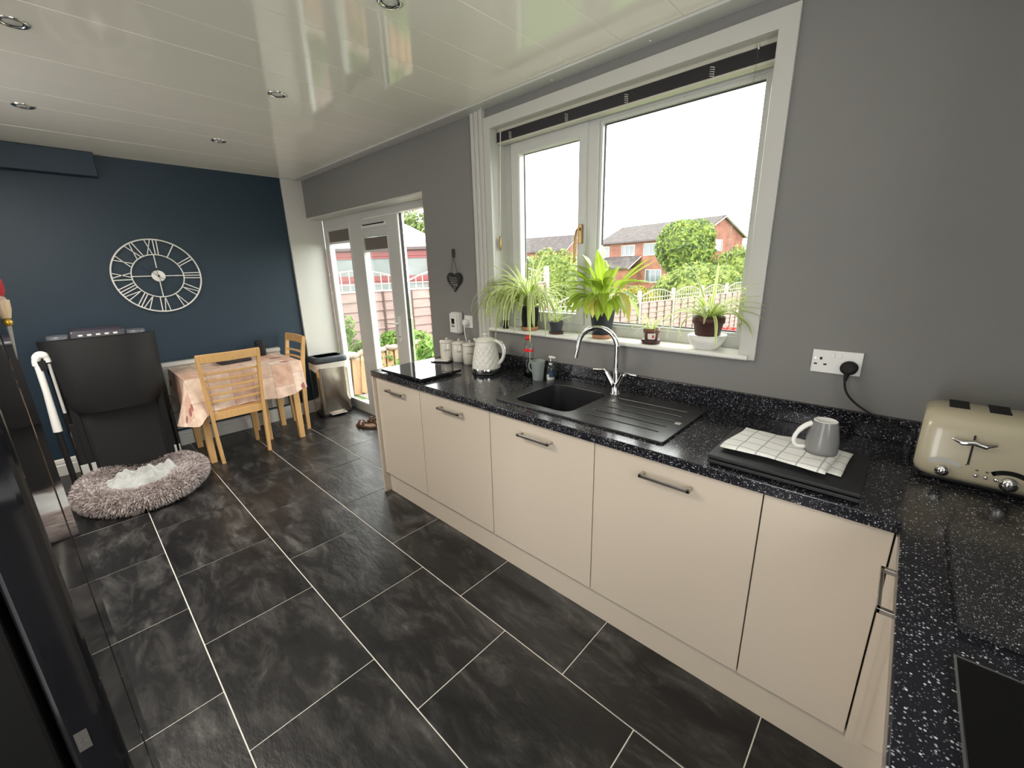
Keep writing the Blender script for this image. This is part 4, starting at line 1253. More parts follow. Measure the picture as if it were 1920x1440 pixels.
tbk = thing('tablet', 'black boxy device lying on the tablecloth behind the chair back', 'device', (.30, -.965, .756), .12)
obj('body', MB().box(-.075, .075, -.125, .125, 0, .028), black_pl, tbk, bev=0.006)
obj('screen', MB().box(-.06, .06, -.11, .11, .028, .0292), black_gl, tbk)
obj('pen', MB().cyl((.02, -.08, .034), (.0, .09, .034), .005, n=8), grey_w_pl, tbk)
spk = thing('smart_speaker', 'black cylindrical speaker on the table against the navy wall', 'speaker', (.155, -.69, .756))
obj('fabric_body', MB().lathe([(.040, 0), (.045, .004), (.046, .07), (.045, .13), (.041, .142), (.036, .146)], n=28), M('black_mesh_fabric', (0.012, 0.012, 0.014), 0.8, bump=0.4, bscale=500), spk)
obj('top', MB().lathe([(.037, .145), (.034, .149), (.0, .149)], n=24, cap0=False, cap1=False), black_pl, spk)
obj('base_ring', MB().lathe([(.0405, 0), (.0445, .003), (.0445, .006)], n=24, cap1=False), rubber, spk)

rd = thing('radiator', 'white panel radiator on the navy wall behind the dining table', 'radiator', (.003, -.98, .15))
cor_ = MB(); rows = []
N = 96
for i in range(N+1):
    y = -.48+.96*i/N
    rows.append((y, .095-.010*(.5-.5*math.cos(2*PI*i/4.0)) if 2 < i < N-2 else .088))
cor_.rings([[(x, y, .05) for y, x in rows], [(x, y, .60) for y, x in rows]], False, False, smooth=False, closed=False)
obj('front_panel', cor_, white, rd)
obj('body', MB().box(.03, .083, -.485, .485, .03, .615), white, rd, bev=0.006)
obj('top_grille', MB().box(.028, .1, -.487, .487, .615, .65), white, rd, bev=0.005)
vl = obj('valve', MB().cyl((.06, -.53, .02), (.06, -.53, .10), .014).cyl((.06, -.53, .05), (.06, -.48, .05), .010).cyl((.06, -.53, .02), (.06, -.53, -.149), .008), chrome, rd)
obj('valve_cap', MB().lathe([(.016, .09), (.020, .1), (.020, .14), (.014, .15)], (.06, -.53, 0), 16), white_pl, vl)
obj('bracket', MB().box(.0, .03, -.40, -.36, .1, .5).box(.0, .03, .36, .40, .1, .5), white, rd)

# wall clock
ck = thing('wall_clock', 'large white skeleton wall clock with roman numerals on the navy wall', 'clock', (0.0, -1.326, 1.543))
def ring(r, rad, n=72): return MB().tube([(.028, r*math.sin(2*PI*i/n), r*math.cos(2*PI*i/n)) for i in range(n+1)], rad, 8, False)
wclk = M('white_metal', (0.80, 0.79, 0.75), 0.4, var=0.02)
obj('outer_ring', ring(.300, .006), wclk, ck)
obj('inner_ring', ring(.176, .0045), wclk, ck)
NUM = {1: 'I', 2: 'II', 3: 'III', 4: 'IV', 5: 'V', 6: 'VI', 7: 'VII', 8: 'VIII', 9: 'IX', 10: 'X', 11: 'XI', 12: 'XII'}
WID = {'I': .022, 'V': .052, 'X': .052}
for h in range(1, 13):
    th = h*PI/6
    er = Vector((0, math.sin(th), math.cos(th))); et = Vector((0, math.cos(th), -math.sin(th)))
    s_ = NUM[h]; tot = sum(WID[c] for c in s_); u = -tot/2
    m = MB()
    def Pn(t, r): return Vector((.028, 0, 0))+et*t+er*r
    a, b = .178, .297
    for c in s_:
        w = WID[c]; mid = u+w/2
        if c == 'I': m.bar(Pn(mid*.92, a), Pn(mid*1.05, b), .007, .004, (1, 0, 0))
        elif c == 'V':
            m.bar(Pn(mid, a), Pn(mid-.019, b), .006, .004, (1, 0, 0)).bar(Pn(mid, a), Pn(mid+.019, b), .006, .004, (1, 0, 0))
        else:
            m.bar(Pn(mid-.017, a), Pn(mid+.019, b), .006, .004, (1, 0, 0)).bar(Pn(mid+.017, a), Pn(mid-.019, b), .006, .004, (1, 0, 0))
        u += w
    obj('numeral', m, wclk, ck)
for h in (0, 3, 6, 9):
    th = h*PI/6
    d = Vector((0, math.sin(th), math.cos(th)))
    obj('spoke', MB().cyl(Vector((.028, 0, 0))+d*.04, Vector((.028, 0, 0))+d*.175, .004, n=8), wclk, ck)
obj('hub', MB().cyl((0.0, 0, 0), (.036, 0, 0), .046, n=32), wclk, ck, bev=0.002)
def hand(ang, L, tail, w):
    d = Vector((0, math.sin(ang), math.cos(ang)))
    return MB().bar(Vector((.042, 0, 0))-d*tail, Vector((.042, 0, 0))+d*L, .002, w, (1, 0, 0))
obj('hour_hand', hand(math.radians(309), .135, .05, .006).ball((.042, 0, 0), (.003, .008, .008), 10, 6), black_pl, ck)
obj('minute_hand', hand(math.radians(172), .17, .065, .006).obox((.043, -.008, .058), (.002, .010, .008)), black_pl, ck)

# pedal bin
bn = thing('pedal_bin', 'stainless steel pedal bin with dark grey lid by the patio door', 'bin', (.215, -.075, 0), math.radians(-4))
bo = lambda sx, sy, z, r=.05: [(x*sx, y*sy, z) for x, y in rrect(-.125, .125, -.17, .17, r, 6)]
obj('body', MB().rings([bo(.97, .97, .02), bo(1, 1, .04), bo(1.0, 1.0, .50), bo(1.02, 1.02, .575)], True, False), bin_steel, bn)
obj('base_ring', MB().rings([bo(1, 1, 0), bo(1.01, 1.01, .012), bo(.98, .98, .03)], True, True), black_pl, bn)
lr = []
for k, z in enumerate((.606, .585, .56, .535)):
    lr.append([(x*(1.035+.012*k/3), y*(1.035+.012*k/3), z-(.018*math.sin(i*.9)+.02*math.exp(-((i-20)/3)**2)) if k == 3 else z) for i, (x, y, _) in enumerate(bo(1, 1, 0))])
obj('bin_liner', MB().rings(lr, False, False), liner_m, bn)
obj('lid', MB().rings([bo(1.05, 1.045, .598), bo(1.07, 1.06, .604), bo(1.07, 1.06, .640), bo(1.0, 1.01, .657), bo(.86, .9, .662)], True, True), bin_lid, bn)
obj('lid_inset', MB().rings([bo(.80, .84, .660), bo(.78, .82, .664), bo(.70, .76, .662)], False, True), bin_lid, bn)
obj('pedal', MB().box(.12, .165, -.085, .085, .018, .032), steel, bn, bev=0.004)

def sandal(label, loc, rz):
    s_ = thing('sandal', label, 'shoe', loc, rz, 'brown sandals by the patio door')
    out = [(.13*math.cos(a)+.0, (.046-.008*math.cos(a))*math.sin(a)) for a in [2*PI*i/28 for i in range(28)]]
    obj('sole', poly(out, [], 0, .022, XY), leather, s_, bev=0.004)
    obj('footbed', poly([(x*.93, y*.9) for x, y in out], [], .022, .028, XY), insole, s_, bev=0.002)
    for xs_ in (.055, .0):
        obj('strap', MB().rings([[(xs_+dx, .048*math.cos(a), .012+.06*math.sin(a)) for a in [PI*i/12 for i in range(13)]] for dx in (-.016, .016)], False, False, closed=False), leather, s_)
    obj('heel_strap', MB().rings([[(-.125+.09*abs(math.cos(a))**2, .044*math.cos(a)*1.0, z) for a in [PI*i/12 for i in range(13)]] for z in (.055, .075)], False, False, closed=False), leather, s_)
    return s_
sandal('brown strappy sandal on the floor tiles, nearer the viewer of two', (.93, -.075, 0), math.radians(200))
sandal('brown strappy sandal tucked behind the other by the end panel', (.93, .045, 0), math.radians(190))

# ------------------------------------------------------------------ folded treadmill
td = thing('folding_treadmill', 'folded black treadmill standing upright against the navy wall', 'treadmill', (.55, -1.815, 0))
obj('base_frame', MB().box(-.38, .12, -.30, -.25, .03, .09).box(-.38, .12, .25, .30, .03, .09).box(-.38, -.32, -.30, .30, .03, .09).box(.05, .11, -.30, .30, .03, .09), tread_bk, td, bev=0.006)
for x in (-.34, .09):
    for y in (-.275, .275):
        obj('wheel', MB().cyl((x, y-.018, .03), (x, y+.018, .03), .03, n=16), rubber, td)
for s_ in (-1, 1):
    up = obj('upright', MB().bar((-.02, s_*.275, .08), (-.05, s_*.275, 1.10), .05, .06, (1, 0, 0)), tread_bk, td, bev=0.008)
dk = MB()
for k in range(2): pass
obj('deck', MB().box(-.06, .06, -.235, .235, .10, 1.0), tread_dk, td, bev=0.01)
obj('belt', MB().box(.058, .066, -.195, .195, .13, .99), tread_dk, td)
obj('side_rail', MB().box(.02, .075, -.262, -.215, .10, .98), tread_bk, td, bev=0.006)
obj('side_rail', MB().box(.02, .075, .215, .262, .10, .98), tread_bk, td, bev=0.006)
# bowed motor cover over the upper half
cv = []
for j in range(13):
    f = j/12
    z = .615+.52*f
    hw_ = .285+.025*f-(.03*(1-f/.15)**2 if f < .15 else 0)
    bulge = .085+.055*math.sin(PI*min(1, (1-f)*.62+.12))
    n = 16
    rg = []
    for i in range(n+1):
        u = -1+2*i/n
        rg.append((.02+bulge*(1-abs(u)**3.2)+.015, u*hw_, z))
    rg += [(.02, hw_, z), (.02, -hw_, z)]
    cv.append(rg)
obj('motor_cover', MB().rings(cv), tread_bk, td)
cn = obj('console', MB().rings([[(-.06, -.155, 1.10), (.0, -.155, 1.10), (.0, .155, 1.10), (-.06, .155, 1.10)], [(-.07, -.145, 1.175), (-.01, -.145, 1.175), (-.01, .145, 1.175), (-.07, .145, 1.175)], [(-.08, -.13, 1.195), (-.03, -.13, 1.195), (-.03, .13, 1.195), (-.08, .13, 1.195)]], smooth=False), purple_pl, td, bev=0.012, seg=3)
for i in range(5):
    obj('button', MB().box(-.003, .0, -.105+.046*i, -.082+.046*i, 1.142, 1.154), white_pl, cn)
for s_ in (-1, 1):
    obj('cup_holder', MB().lathe([(.05, 1.10), (.058, 1.12), (.058, 1.152), (.05, 1.16), (.044, 1.15)], (-.04, s_*.205, 0), 20, cap1=False), grey_pl, td)
obj('warning_label', MB().box(.075, .078, -.285, -.252, .37, .46), orange_m, td)
obj('label_band', MB().box(.0755, .0785, -.285, -.252, .405, .409), rubber, td)
obj('label_top', MB().box(.0755, .0785, -.285, -.252, .455, .495), paper, td)
obj('side_strut', MB().bar((.07, -.268, .12), (.07, -.268, .55), .035, .02, (1, 0, 0)), tread_bk, td, bev=0.004)
obj('gas_strut', MB().cyl((.03, .285, .12), (.03, .285, .5), .010, n=10), rubber, td)
obj('pulse_wire', MB().tube(bez((.03, .29, .62), (.06, .36, .60), (.08, .37, .50), (.03, .30, .46), 12), .004, 6), rubber, td)
obj('foot_plate', MB().box(.075, .085, -.29, -.25, .13, .24).box(.075, .085, -.235, -.21, .13, .24), grey_w_pl, td, bev=0.003)
obj('foot_plate', MB().box(.075, .085, .245, .26, .12, .22).box(.075, .085, .275, .285, .12, .22), grey_w_pl, td, bev=0.003)

hr = thing('white_handle_frame', 'white tubular handle with a rounded cap beside the folded treadmill', 'handle', (.62, -2.125, 0), .0)
obj('front_tube', MB().tube([(.0, -.022, 1.02), (.012, -.022, .80), (.012, -.03, .52)], [.018, .018, .024], 10), white_pl, hr)
obj('rear_tube', MB().tube([(-.0, .03, .99), (.02, .03, .64)], .009, 8), grey_w_pl, hr)
obj('cap', MB().tube(bez((0, -.026, .985), (0, -.026, 1.075), (0, .032, 1.075), (0, .03, 1.0), 16), [.021]*4+[.024]*9+[.018]*4, 14), white_pl, hr)
obj('grip', MB().tube([(.005, -.002, 1.015), (.005, .0, .95)], [.024, .02], 10), black_pl, hr)
obj('stand', MB().cyl((.012, -.03, .55), (.0, -.03, .02), .016, n=10).box(-.08, .08, -.06, .0, 0, .02), tread_bk, hr)

# dog bed
bx, by = .86, -1.80
db = thing('dog_bed', 'round fluffy taupe dog bed on the floor in front of the treadmill', 'pet bed', (bx, by, 0), math.radians(0))
RA, RB = .320, .10
def bedpt(a, b, r=RB):
    R0 = RA+.008*math.sin(3*a+1)
    return Vector((math.cos(a)*(R0*1.06+r*math.cos(b)), math.sin(a)*(R0*.92+r*math.cos(b)), .085+r*.85*math.sin(b)+.012*math.sin(2*a)))
m = MB()
NA, NB = 60, 20
m.rings([[bedpt(2*PI*i/NA, 2*PI*j/NB, RB-.012) for j in range(NB)] for i in range(NA)]+[[bedpt(0, 2*PI*j/NB, RB-.012) for j in range(NB)]], False, False)
bed_base = M('taupe_plush_base', (0.22, 0.185, 0.175), 0.95, var=0.2)
obj('cushion_ring', m, bed_base, db)
obj('cushion_base', MB().lathe([(.31, .003), (.32, .02), (.30, .055), (.15, .062), (0, .062)], n=40), bed_base, db)
n = 17000
A = rng.uniform(0, 2*PI, n); B = rng.uniform(-.9, 3.5, n)
tv, tf = [], []
cl_ = rng.uniform(-1, 1, (400, 3))
for i in range(n):
    p = bedpt(A[i], B[i], RB-.014)
    nr = (bedpt(A[i], B[i], RB+.02)-p).normalized()
    q = cl_[int((A[i]/(2*PI)*40)) % 40*9+int((B[i]+1)*1.8) % 9]
    d = (nr+Vector((q[0], q[1], q[2]-.5))*.42+Vector(rng.normal(0, .22, 3))).normalized()
    L = .020+.012*rng.random()
    s2_ = nr.cross(Vector((rng.normal(), rng.normal(), rng.normal()))).normalized()*.0034
    o = len(tv)
    tv += [p-s2_, p+s2_, p+d*L*.6+s2_*.7+Vector((0, 0, -.001)), p+d*L+Vector((0, 0, -.006)), p+d*L*.6-s2_*.7]
    tf += [(o, o+1, o+2, o+4), (o+4, o+2, o+3)]
fm = bpy.data.meshes.new('fur'); fm.from_pydata(tv, [], tf)
stuff(obj('fur', fm, fur_m, db))
# crumpled blanket
bk = MB()
nx, ny = 60, 44
R3 = np.random.default_rng(3)
wv = [(R3.uniform(-1, 1), R3.uniform(-1, 1), R3.uniform(0, 6), R3.uniform(12, 34), R3.uniform(.007, .017)) for _ in range(16)]
gv = []
for i in range(nx+1):
    for j in range(ny+1):
        u, v = -1+2*i/nx, -1+2*j/ny
        rr_ = math.hypot(u, v)
        x, y = u*.155+.05*v*v-.02, v*.24
        env = max(0, 1-rr_**3*.6)
        z = .052+.028*env+.035*math.exp(-((v-.75)**2+(u+.2)**2)/.08)
        for a, b, c, k, am in wv:
            d_ = math.hypot(a, b)+1e-6
            z += am*(1-abs(math.sin((a*u+b*v)/d_*k*.35+c+.8*math.sin(3*u+2*v))))*(.35+.65*env)
        z = max(.066, z-.055*max(0, rr_-.8))
        gv.append((x, y, z))
f = [(i*(ny+1)+j, (i+1)*(ny+1)+j, (i+1)*(ny+1)+j+1, i*(ny+1)+j+1) for i in range(nx) for j in range(ny)]
bk.add(gv, f, True)
bo_ = obj('blanket', bk, blanket_m)
bo_.location = (bx+.02, by-.02, 0)
so = bo_.modifiers.new('thickness', 'SOLIDIFY'); so.thickness = .006
tag(bo_, 'crumpled pale grey fleece blanket lying in the dog bed', 'blanket')

# ------------------------------------------------------------------ fridge
FYF = -2.055
fr_ = thing('fridge', 'tall glossy black side-by-side fridge at the left edge', 'fridge', (3.6, -2.4, 0))
fx0, fx1, fth = -.275, .290, -.055
obj('cabinet', MB().box(fx0, fx1, -.33, FYF+2.4-.07, .02, 1.80), M('black_fridge_side', (0.006, 0.006, 0.006), 0.3, spec=0.35), fr_, bev=0.006)
obj('door', MB().box(fx0, fth-.004, FYF+2.4-.062, FYF+2.4, .04, 1.79), black_gl, fr_, bev=0.014, seg=4)
dd = obj('door', MB().box(fth+.004, fx1, FYF+2.4-.062, FYF+2.4, .04, 1.79), black_gl, fr_, bev=0.014, seg=4)
obj('door_gap', MB().box(fth-.004, fth+.004, FYF+2.4-.06, FYF+2.4-.02, .04, 1.79), rubber, fr_)
st_ = obj('rating_sticker', MB().box(fx1, fx1+.0006, .296, .312, .762, .802), M('grey_sticker', (0.055, 0.05, 0.045), 0.5), fr_, bev=0.0)
for i, wd in enumerate(('A', '11N.N1')):
    tm = remap(text_mesh(wd, .0075), lambda a, b, d: (fx1+.0008+d, .304+b*.9+(.004 if i == 0 else -.003), .782-a))
    obj('lettering', tm, ink, st_)
for x in (-.22, .22):
    obj('foot', MB().cyl((x, -.2, 0), (x, -.2, .02), .02, n=10).cyl((x, .2, 0), (x, .2, .02), .02, n=10), rubber, fr_)
og = thing('hanging_ornament', 'red and cream hanging figure ornament at the left edge by the fridge', 'ornament', (3.45, -2.035, 1.45), -.2)
og.scale = (.75, .75, .75)
crm = M('cream_resin', (0.62, 0.45, 0.28), 0.35, var=0.15)
gold = M('gold_paint', (0.65, 0.40, 0.06), 0.3, 0.6)
velv = M('red_velvet', (0.42, 0.015, 0.02), 0.7, var=0.3, vscale=40)
obj('body', MB().ball((0, -.015, .105), (.03, .014, .035), 14, 8).ball((-.012, -.016, .14), (.02, .012, .02), 12, 6), velv, og)
obj('cuff', MB().ball((.008, -.014, .068), (.022, .012, .012), 12, 6), M('pinkish_trim', (0.5, 0.33, 0.30), 0.6), og)
obj('leg', MB().tube([(.008, -.014, .066), (.012, -.013, .04), (.014, -.012, .018)], [.018, .016, .010], 10), crm, og)
obj('boot', MB().ball((.016, -.011, .008), (.011, .010, .011), 10, 6), gold, og)
sil = M('silver_grey_card', (0.25, 0.24, 0.21), 0.35, var=0.2)
tg = MB().add([(-.05, -.016, .06), (.004, -.016, .05), (.022, -.014, -.085), (.014, -.016, -.095), (-.05, -.018, .06), (.004, -.018, .05), (.022, -.016, -.085), (.014, -.018, -.095)], [(0, 1, 2, 3), (7, 6, 5, 4), (0, 4, 5, 1), (1, 5, 6, 2), (2, 6, 7, 3), (3, 7, 4, 0)])
obj('tag', tg, sil, og)

# ceiling lights
for i, (x, y, lab) in enumerate([(3.279, -.943, 'chrome recessed downlight nearest the viewer, by the window'), (2.161, -.939, 'chrome recessed downlight in the middle of the ceiling, by the patio door reflection'), (1.036, -.948, 'chrome recessed downlight nearest the navy wall, towards the door'),
                         (1.078, -1.868, 'chrome recessed downlight above the treadmill'), (2.206, -1.863, 'chrome recessed downlight at the left edge of the picture')]):
    d_ = thing('downlight', lab, 'ceiling light', (x, y, H), group='chrome recessed ceiling downlights')
    obj('bezel', MB().lathe([(.046, 0), (.046, -.003), (.040, -.006), (.033, -.004), (.031, .0)], n=32, cap0=False, cap1=False), chrome, d_)
    obj('reflector', MB().lathe([(.031, -.002), (.028, -.0005), (.026, -.0005)], n=28, cap0=False, cap1=False), black_pl, d_)
    obj('lens', MB().lathe([(.027, -.0012), (.018, -.0035), (0, -.004)], n=24, cap0=False, cap1=False), M('frosted_lens', (0.55, 0.55, 0.52), 0.15), d_)

# ------------------------------------------------------------------ outside
def terrain():
    pts = [(0.42, -.32), (2.0, -.35), (4.5, -.5), (8, -1.0), (14, -1.15), (30, -1.1), (90, -1.1)]
    m = MB()
    xs_ = [-60, -30, -12, -6, -3, 0, 3, 6, 12, 40]
    v = [(x, y, z) for y, z in pts for x in xs_]
    n = len(xs_)
    return m.add(v, [(j*n+i, j*n+i+1, (j+1)*n+i+1, (j+1)*n+i) for j in range(len(pts)-1) for i in range(n-1)], True)
struct('ground', terrain(), lawn_m)
struct('trim_9', MB().box(-3.0, 5.5, .42, 3.4, -.5, -.33), patio_m)

def fence_run(label, y_a, y_b, base, hgt, n, first_post='concrete'):
    root = thing('garden_fence', label, 'fence', (0, 0, 0))
    fxl = lambda y: -2.85+.15*y
    dy = (y_b-y_a)/n
    ang = math.atan2(1, .15)
    for k in range(n+1):
        y = y_a+k*dy
        pw = .05 if k else .052
        m = MB().rings([[(fxl(y)+a*pw, y+b*pw, z) for a, b in ((-1, -1), (1, -1), (1, 1), (-1, 1))] for z in (base-.1, base+hgt-.02)], True, False, smooth=False)
        m.rings([[(fxl(y)+a*pw, y+b*pw, base+hgt-.02) for a, b in ((-1, -1), (1, -1), (1, 1), (-1, 1))], [(fxl(y)+a*pw*.4, y+b*pw*.4, base+hgt+.01) for a, b in ((-1, -1), (1, -1), (1, 1), (-1, 1))]], False, True, smooth=False)
        obj('post', m, conc_m, root)
    for k in range(n):
        ya, yb = y_a+k*dy+.06, y_a+(k+1)*dy-.06
        P0 = lambda y, z, o=0: Vector((fxl(y)+o*.99, y-o*.15, z))
        ph = hgt-.40
        nb = 9
        for i in range(nb):
            z0, z1 = base+.02+ph*i/nb, base+.02+ph*(i+1)/nb+.02
            zc = (z0+z1)/2
            o = .006*(i % 2)
            m = MB().add([P0(ya, z0, .030), P0(yb, z0, .030), P0(yb, z1, .004), P0(ya, z1, .004), P0(ya, z0, .004), P0(yb, z0, .004), P0(yb, z1, -.006), P0(ya, z1, -.006)], [(0, 1, 2, 3), (7, 6, 5, 4), (0, 4, 5, 1), (3, 2, 6, 7), (0, 3, 7, 4), (1, 5, 6, 2)])
            obj('plank', m, fence_m, root)
        for q in range(5):
            y = ya+(yb-ya)*q/4
            y = min(max(y, ya+.02), yb-.02)
            obj('batten', MB().bar(P0(y, base+.02, .03), P0(y, base+.02+ph, .03), .035, .02, (1, 0, 0)), fence_bat, root)
        tm_ = MB()
        zr = base+.03+ph
        top = lambda u: zr+.17+.20*(1-(2*u-1)**2)
        tm_.bar(P0(ya, zr, .01), P0(yb, zr, .01), .03, .03)
        tm_.bar(P0(ya, zr+.13, .01), P0(yb, zr+.13, .01), .018, .018)
        tm_.tube([P0(ya+(yb-ya)*i/12, top(i/12), .01) for i in range(13)], .016, 6)
        for i in range(13):
            y = ya+(yb-ya)*i/12
            tm_.bar(P0(y, zr, .012), P0(y, top(i/12), .012), .014, .012, (1, 0, 0))
        obj('trellis', tm_, trellis_m, root)
    return root
fence_run('near weathered fence with trellis top and concrete post, seen through the patio door', -.95, 6.45, -.42, 1.97, 4)
fence_run('far trellis-topped garden fence, seen through the kitchen window', 6.6, 17.8, -1.1, 1.86, 6)

# raised planter against the fence
rp = thing('raised_planter', 'raised bed of slanting pale timber boards topped with stones outside the door', 'planter', (-1.62, 1.75, -.33), math.radians(98.5))
obj('bed', MB().box(-1.1, 1.1, .0, .75, 0, .48), soil, rp)
rr4 = random.Random(4)
for i in range(13):
    x = -1.05+.17*i
    lean = .16+rr4.uniform(-.03, .03)
    obj('plank', MB().bar((x-lean, -.22-.02*(i % 2), .0), (x+.02, -.03, .56+rr4.uniform(-.02, .02)), .145, .028, (0, 1, 0)), plank_m, rp, bev=0.004)
for i in range(8):
    x = -1.0+.27*i
    sm_ = MB().ball((0, 0, 0), (.145, .13, .055), 10, 6)
    sm_.v = [(p[0]*(1+.12*math.sin(9*p[1]*7+i)), p[1], p[2]*(1+.25*math.sin(30*p[0]+i))) for p in sm_.v]
    obj('stone', sm_, rubber if False else rubble_m, rp, loc=(x, .02, .585))

def leaves_mesh(centers, radii, n, size, seed, shell=.35, droop=.3, clip=None):
    r = np.random.default_rng(seed)
    cs, rs = np.array(centers, float), np.array(radii, float)
    wts = (rs.prod(axis=1))**(2/3); wts /= wts.sum()
    idx = r.choice(len(cs), n, p=wts)
    d = r.normal(size=(n, 3)); d /= np.linalg.norm(d, axis=1)[:, None]
    rad = 1-shell*r.random(n)**1.7
    p = cs[idx]+d*rs[idx]*rad[:, None]
    nrm = d+r.normal(0, .5, (n, 3)); nrm /= np.linalg.norm(nrm, axis=1)[:, None]
    a = np.cross(nrm, r.normal(size=(n, 3))); a /= np.linalg.norm(a, axis=1)[:, None]
    a[:, 2] -= droop; a /= np.linalg.norm(a, axis=1)[:, None]
    b = np.cross(nrm, a)
    s = size*(.6+.8*r.random(n))[:, None]
    V = np.stack([p-a*s, p+b*s*.38, p+a*s, p-b*s*.38], 1).reshape(-1, 3)
    me = bpy.data.meshes.new('foliage')
    F = np.arange(4*n).reshape(-1, 4)
    me.from_pydata(V.tolist(), [], F.tolist())
    return me
def shrub(name, label, cat, loc, cents, rads, n, size, mat, seed, trunk=None, shell=.35, group=None, droop=.3, core=None):
    s_ = thing(name, label, cat, loc, group=group)
    stuff(obj('foliage', leaves_mesh(cents, rads, n, size, seed, shell, droop), mat, s_))
    if core is not False:
        m = MB()
        for c, r in zip(cents, rads): m.ball(c, tuple(x*.80 for x in r), 12, 8)
        obj('inner_foliage', m, mat, s_)
    t = trunk or (0.05, .5)
    obj('trunk', MB().tube([(0, 0, -.05), (0.02, 0, t[1]*.5), (0, 0, t[1])], [t[0], t[0]*.8, t[0]*.6], 8), peg_m, s_)
    return s_
cx_, cy_ = 4.79, -1.97
def pol(az, d, z=0.0):
    a = math.radians(az); return (cx_+d*math.sin(a), cy_+d*math.cos(a), z)
shrub('conifer', 'tall clipped box-shaped conifer in front of the brick house gable', 'tree', pol(-21.4, 30, -1.1), [(0, 0, 3.1), (-.2, .2, 4.35), (.75, .1, 4.3), (-.75, 0, 3.5), (.65, 0, 3.3), (-.5, 0, 4.3), (.2, 0, 2.2), (-.1, -.2, 3.8)], [(1.5, 1.4, 1.4), (1.3, 1.2, 1.0), (1.0, 1.1, .95), (1.05, 1.2, 1.2), (1.2, 1.2, 1.3), (1.15, 1.1, .95), (.95, 1.0, 1.0), (1.7, 1.4, 1.4)], 9000, .16, conifer_m, 1, (.15, 1.6), .25, droop=-.4)
shrub('rounded_bush', 'large rounded yellow-green hedge bush behind the fence', 'bush', pol(-19.8, 22, -1.1), [(-1.1, 0, 1.45), (0, 0, 1.75), (1.0, 0, 1.6), (1.35, .2, 1.3), (-1.5, 0, 1.1), (.2, -.3, 1.2)], [(.85, .8, .85), (1.25, .95, .98), (.95, .85, .95), (.8, .75, 1.0), (.7, .7, .8), (1.6, 1.0, 1.25)], 9000, .10, laurel_m, 2)
shrub('green_hedge', 'dark green hedge right of the rounded bush', 'hedge', pol(-15.2, 30, -1.1), [(0, 0, 2.2), (1.2, 0, 2.0), (-.9, 0, 1.9)], [(1.1, .9, 1.5), (1.0, .9, 1.6), (.9, .9, 1.4)], 4500, .13, laurel_m, 3)
shrub('golden_bush', 'low golden-yellow bush behind the fence, left of the rounded bush', 'bush', pol(-27.2, 18, -1.1), [(-.45, 0, 1.25), (.2, 0, 1.35), (.7, 0, 1.2)], [(.5, .5, .45), (.55, .5, .5), (.5, .5, .42)], 3000, .07, yellow_m, 4)
shrub('garden_hedge', 'tall green garden hedge seen left of the window mullion', 'hedge', pol(-37, 24, -1.1), [(-2.4, .6, 1.6), (-1.0, .3, 1.9), (.4, 0, 1.85), (1.6, -.2, 1.7), (2.8, -.4, 1.5)], [(1.1, .9, 1.7), (1.1, .9, 1.8), (1.1, .9, 1.7), (1.1, .9, 1.6), (1.0, .9, 1.5)], 8000, .12, laurel_m, 5)
shrub('red_flowering_bush', 'red flowering bush low in the right corner of the window', 'bush', pol(-15.6, 6.2, -.6), [(0, 0, 1.12), (.2, .1, 1.02), (-.2, 0, 1.0), (0, 0, .7)], [(.22, .2, .2), (.2, .2, .2), (.22, .2, .2), (.25, .2, .3)], 1300, .045, red_flower, 6)
shrub('low_green_shrub', 'low green shrub below the small potted spider plant, outside the glass', 'shrub', pol(-26, 5.5, -.6), [(0, 0, .5), (.5, 0, .5), (-.6, 0, .5), (1.0, 0, .45)], [(.4, .3, .38), (.4, .3, .4), (.4, .3, .38), (.35, .3, .35)], 3000, .045, laurel_m, 16)
shrub('leafy_shrub', 'bright green leafy shrub just outside the open patio door', 'shrub', pol(-55.3, 6.2, -.33), [(0, 0, .42), (.18, .2, .3), (-.22, -.1, .34), (.1, .1, .68), (.0, .35, .5)], [(.36, .36, .38), (.3, .3, .3), (.3, .3, .32), (.26, .26, .26), (.3, .3, .34)], 2600, .065, fresh_m, 7)
shrub('climbing_plant', 'pale green young shrub in front of the fence behind the first glass panel', 'shrub', pol(-65.3, 7.3, -.33), [(0, 0, .55), (.05, .1, .95), (-.1, .25, .35), (.1, .5, .38)], [(.16, .16, .3), (.12, .12, .26), (.22, .22, .25), (.3, .3, .25)], 1100, .045, fresh_m, 8, core=False, shell=.9)
shrub('bed_greenery', 'low leafy plants growing along the top of the raised bed', 'shrub', (-1.95, 2.1, -.1), [(0, 0, .42), (.05, .4, .40), (-.05, -.5, .36)], [(.3, .3, .17), (.25, .3, .16), (.25, .3, .16)], 1400, .05, fresh_m, 17, core=False, shell=.9)
shrub('garden_tree', 'leafy tree beyond the conservatory roof', 'tree', pol(-55.6, 24, -.6), [(-.6, 0, 3.2), (.6, 0, 3.9), (-.2, 0, 4.3), (1.0, .4, 3.0), (-1.4, .3, 3.8), (1.5, 0, 3.6)], [(1.2, 1.2, 1.1), (1.2, 1.2, 1.1), (1.3, 1.2, 1.0), (1.1, 1.1, 1.0), (1.0, 1.1, .9), (.9, 1.0, .9)], 4600, .15, tree_m, 9, (.2, 3.0), .8, core=False)

# conservatory next door
cv_ = thing('conservatory', 'dark red framed conservatory with a pale slate hipped roof beyond the fence', 'conservatory', (-5.9, 5.95, -.6), math.radians(38))
CW, CE = 5.2, 2.72
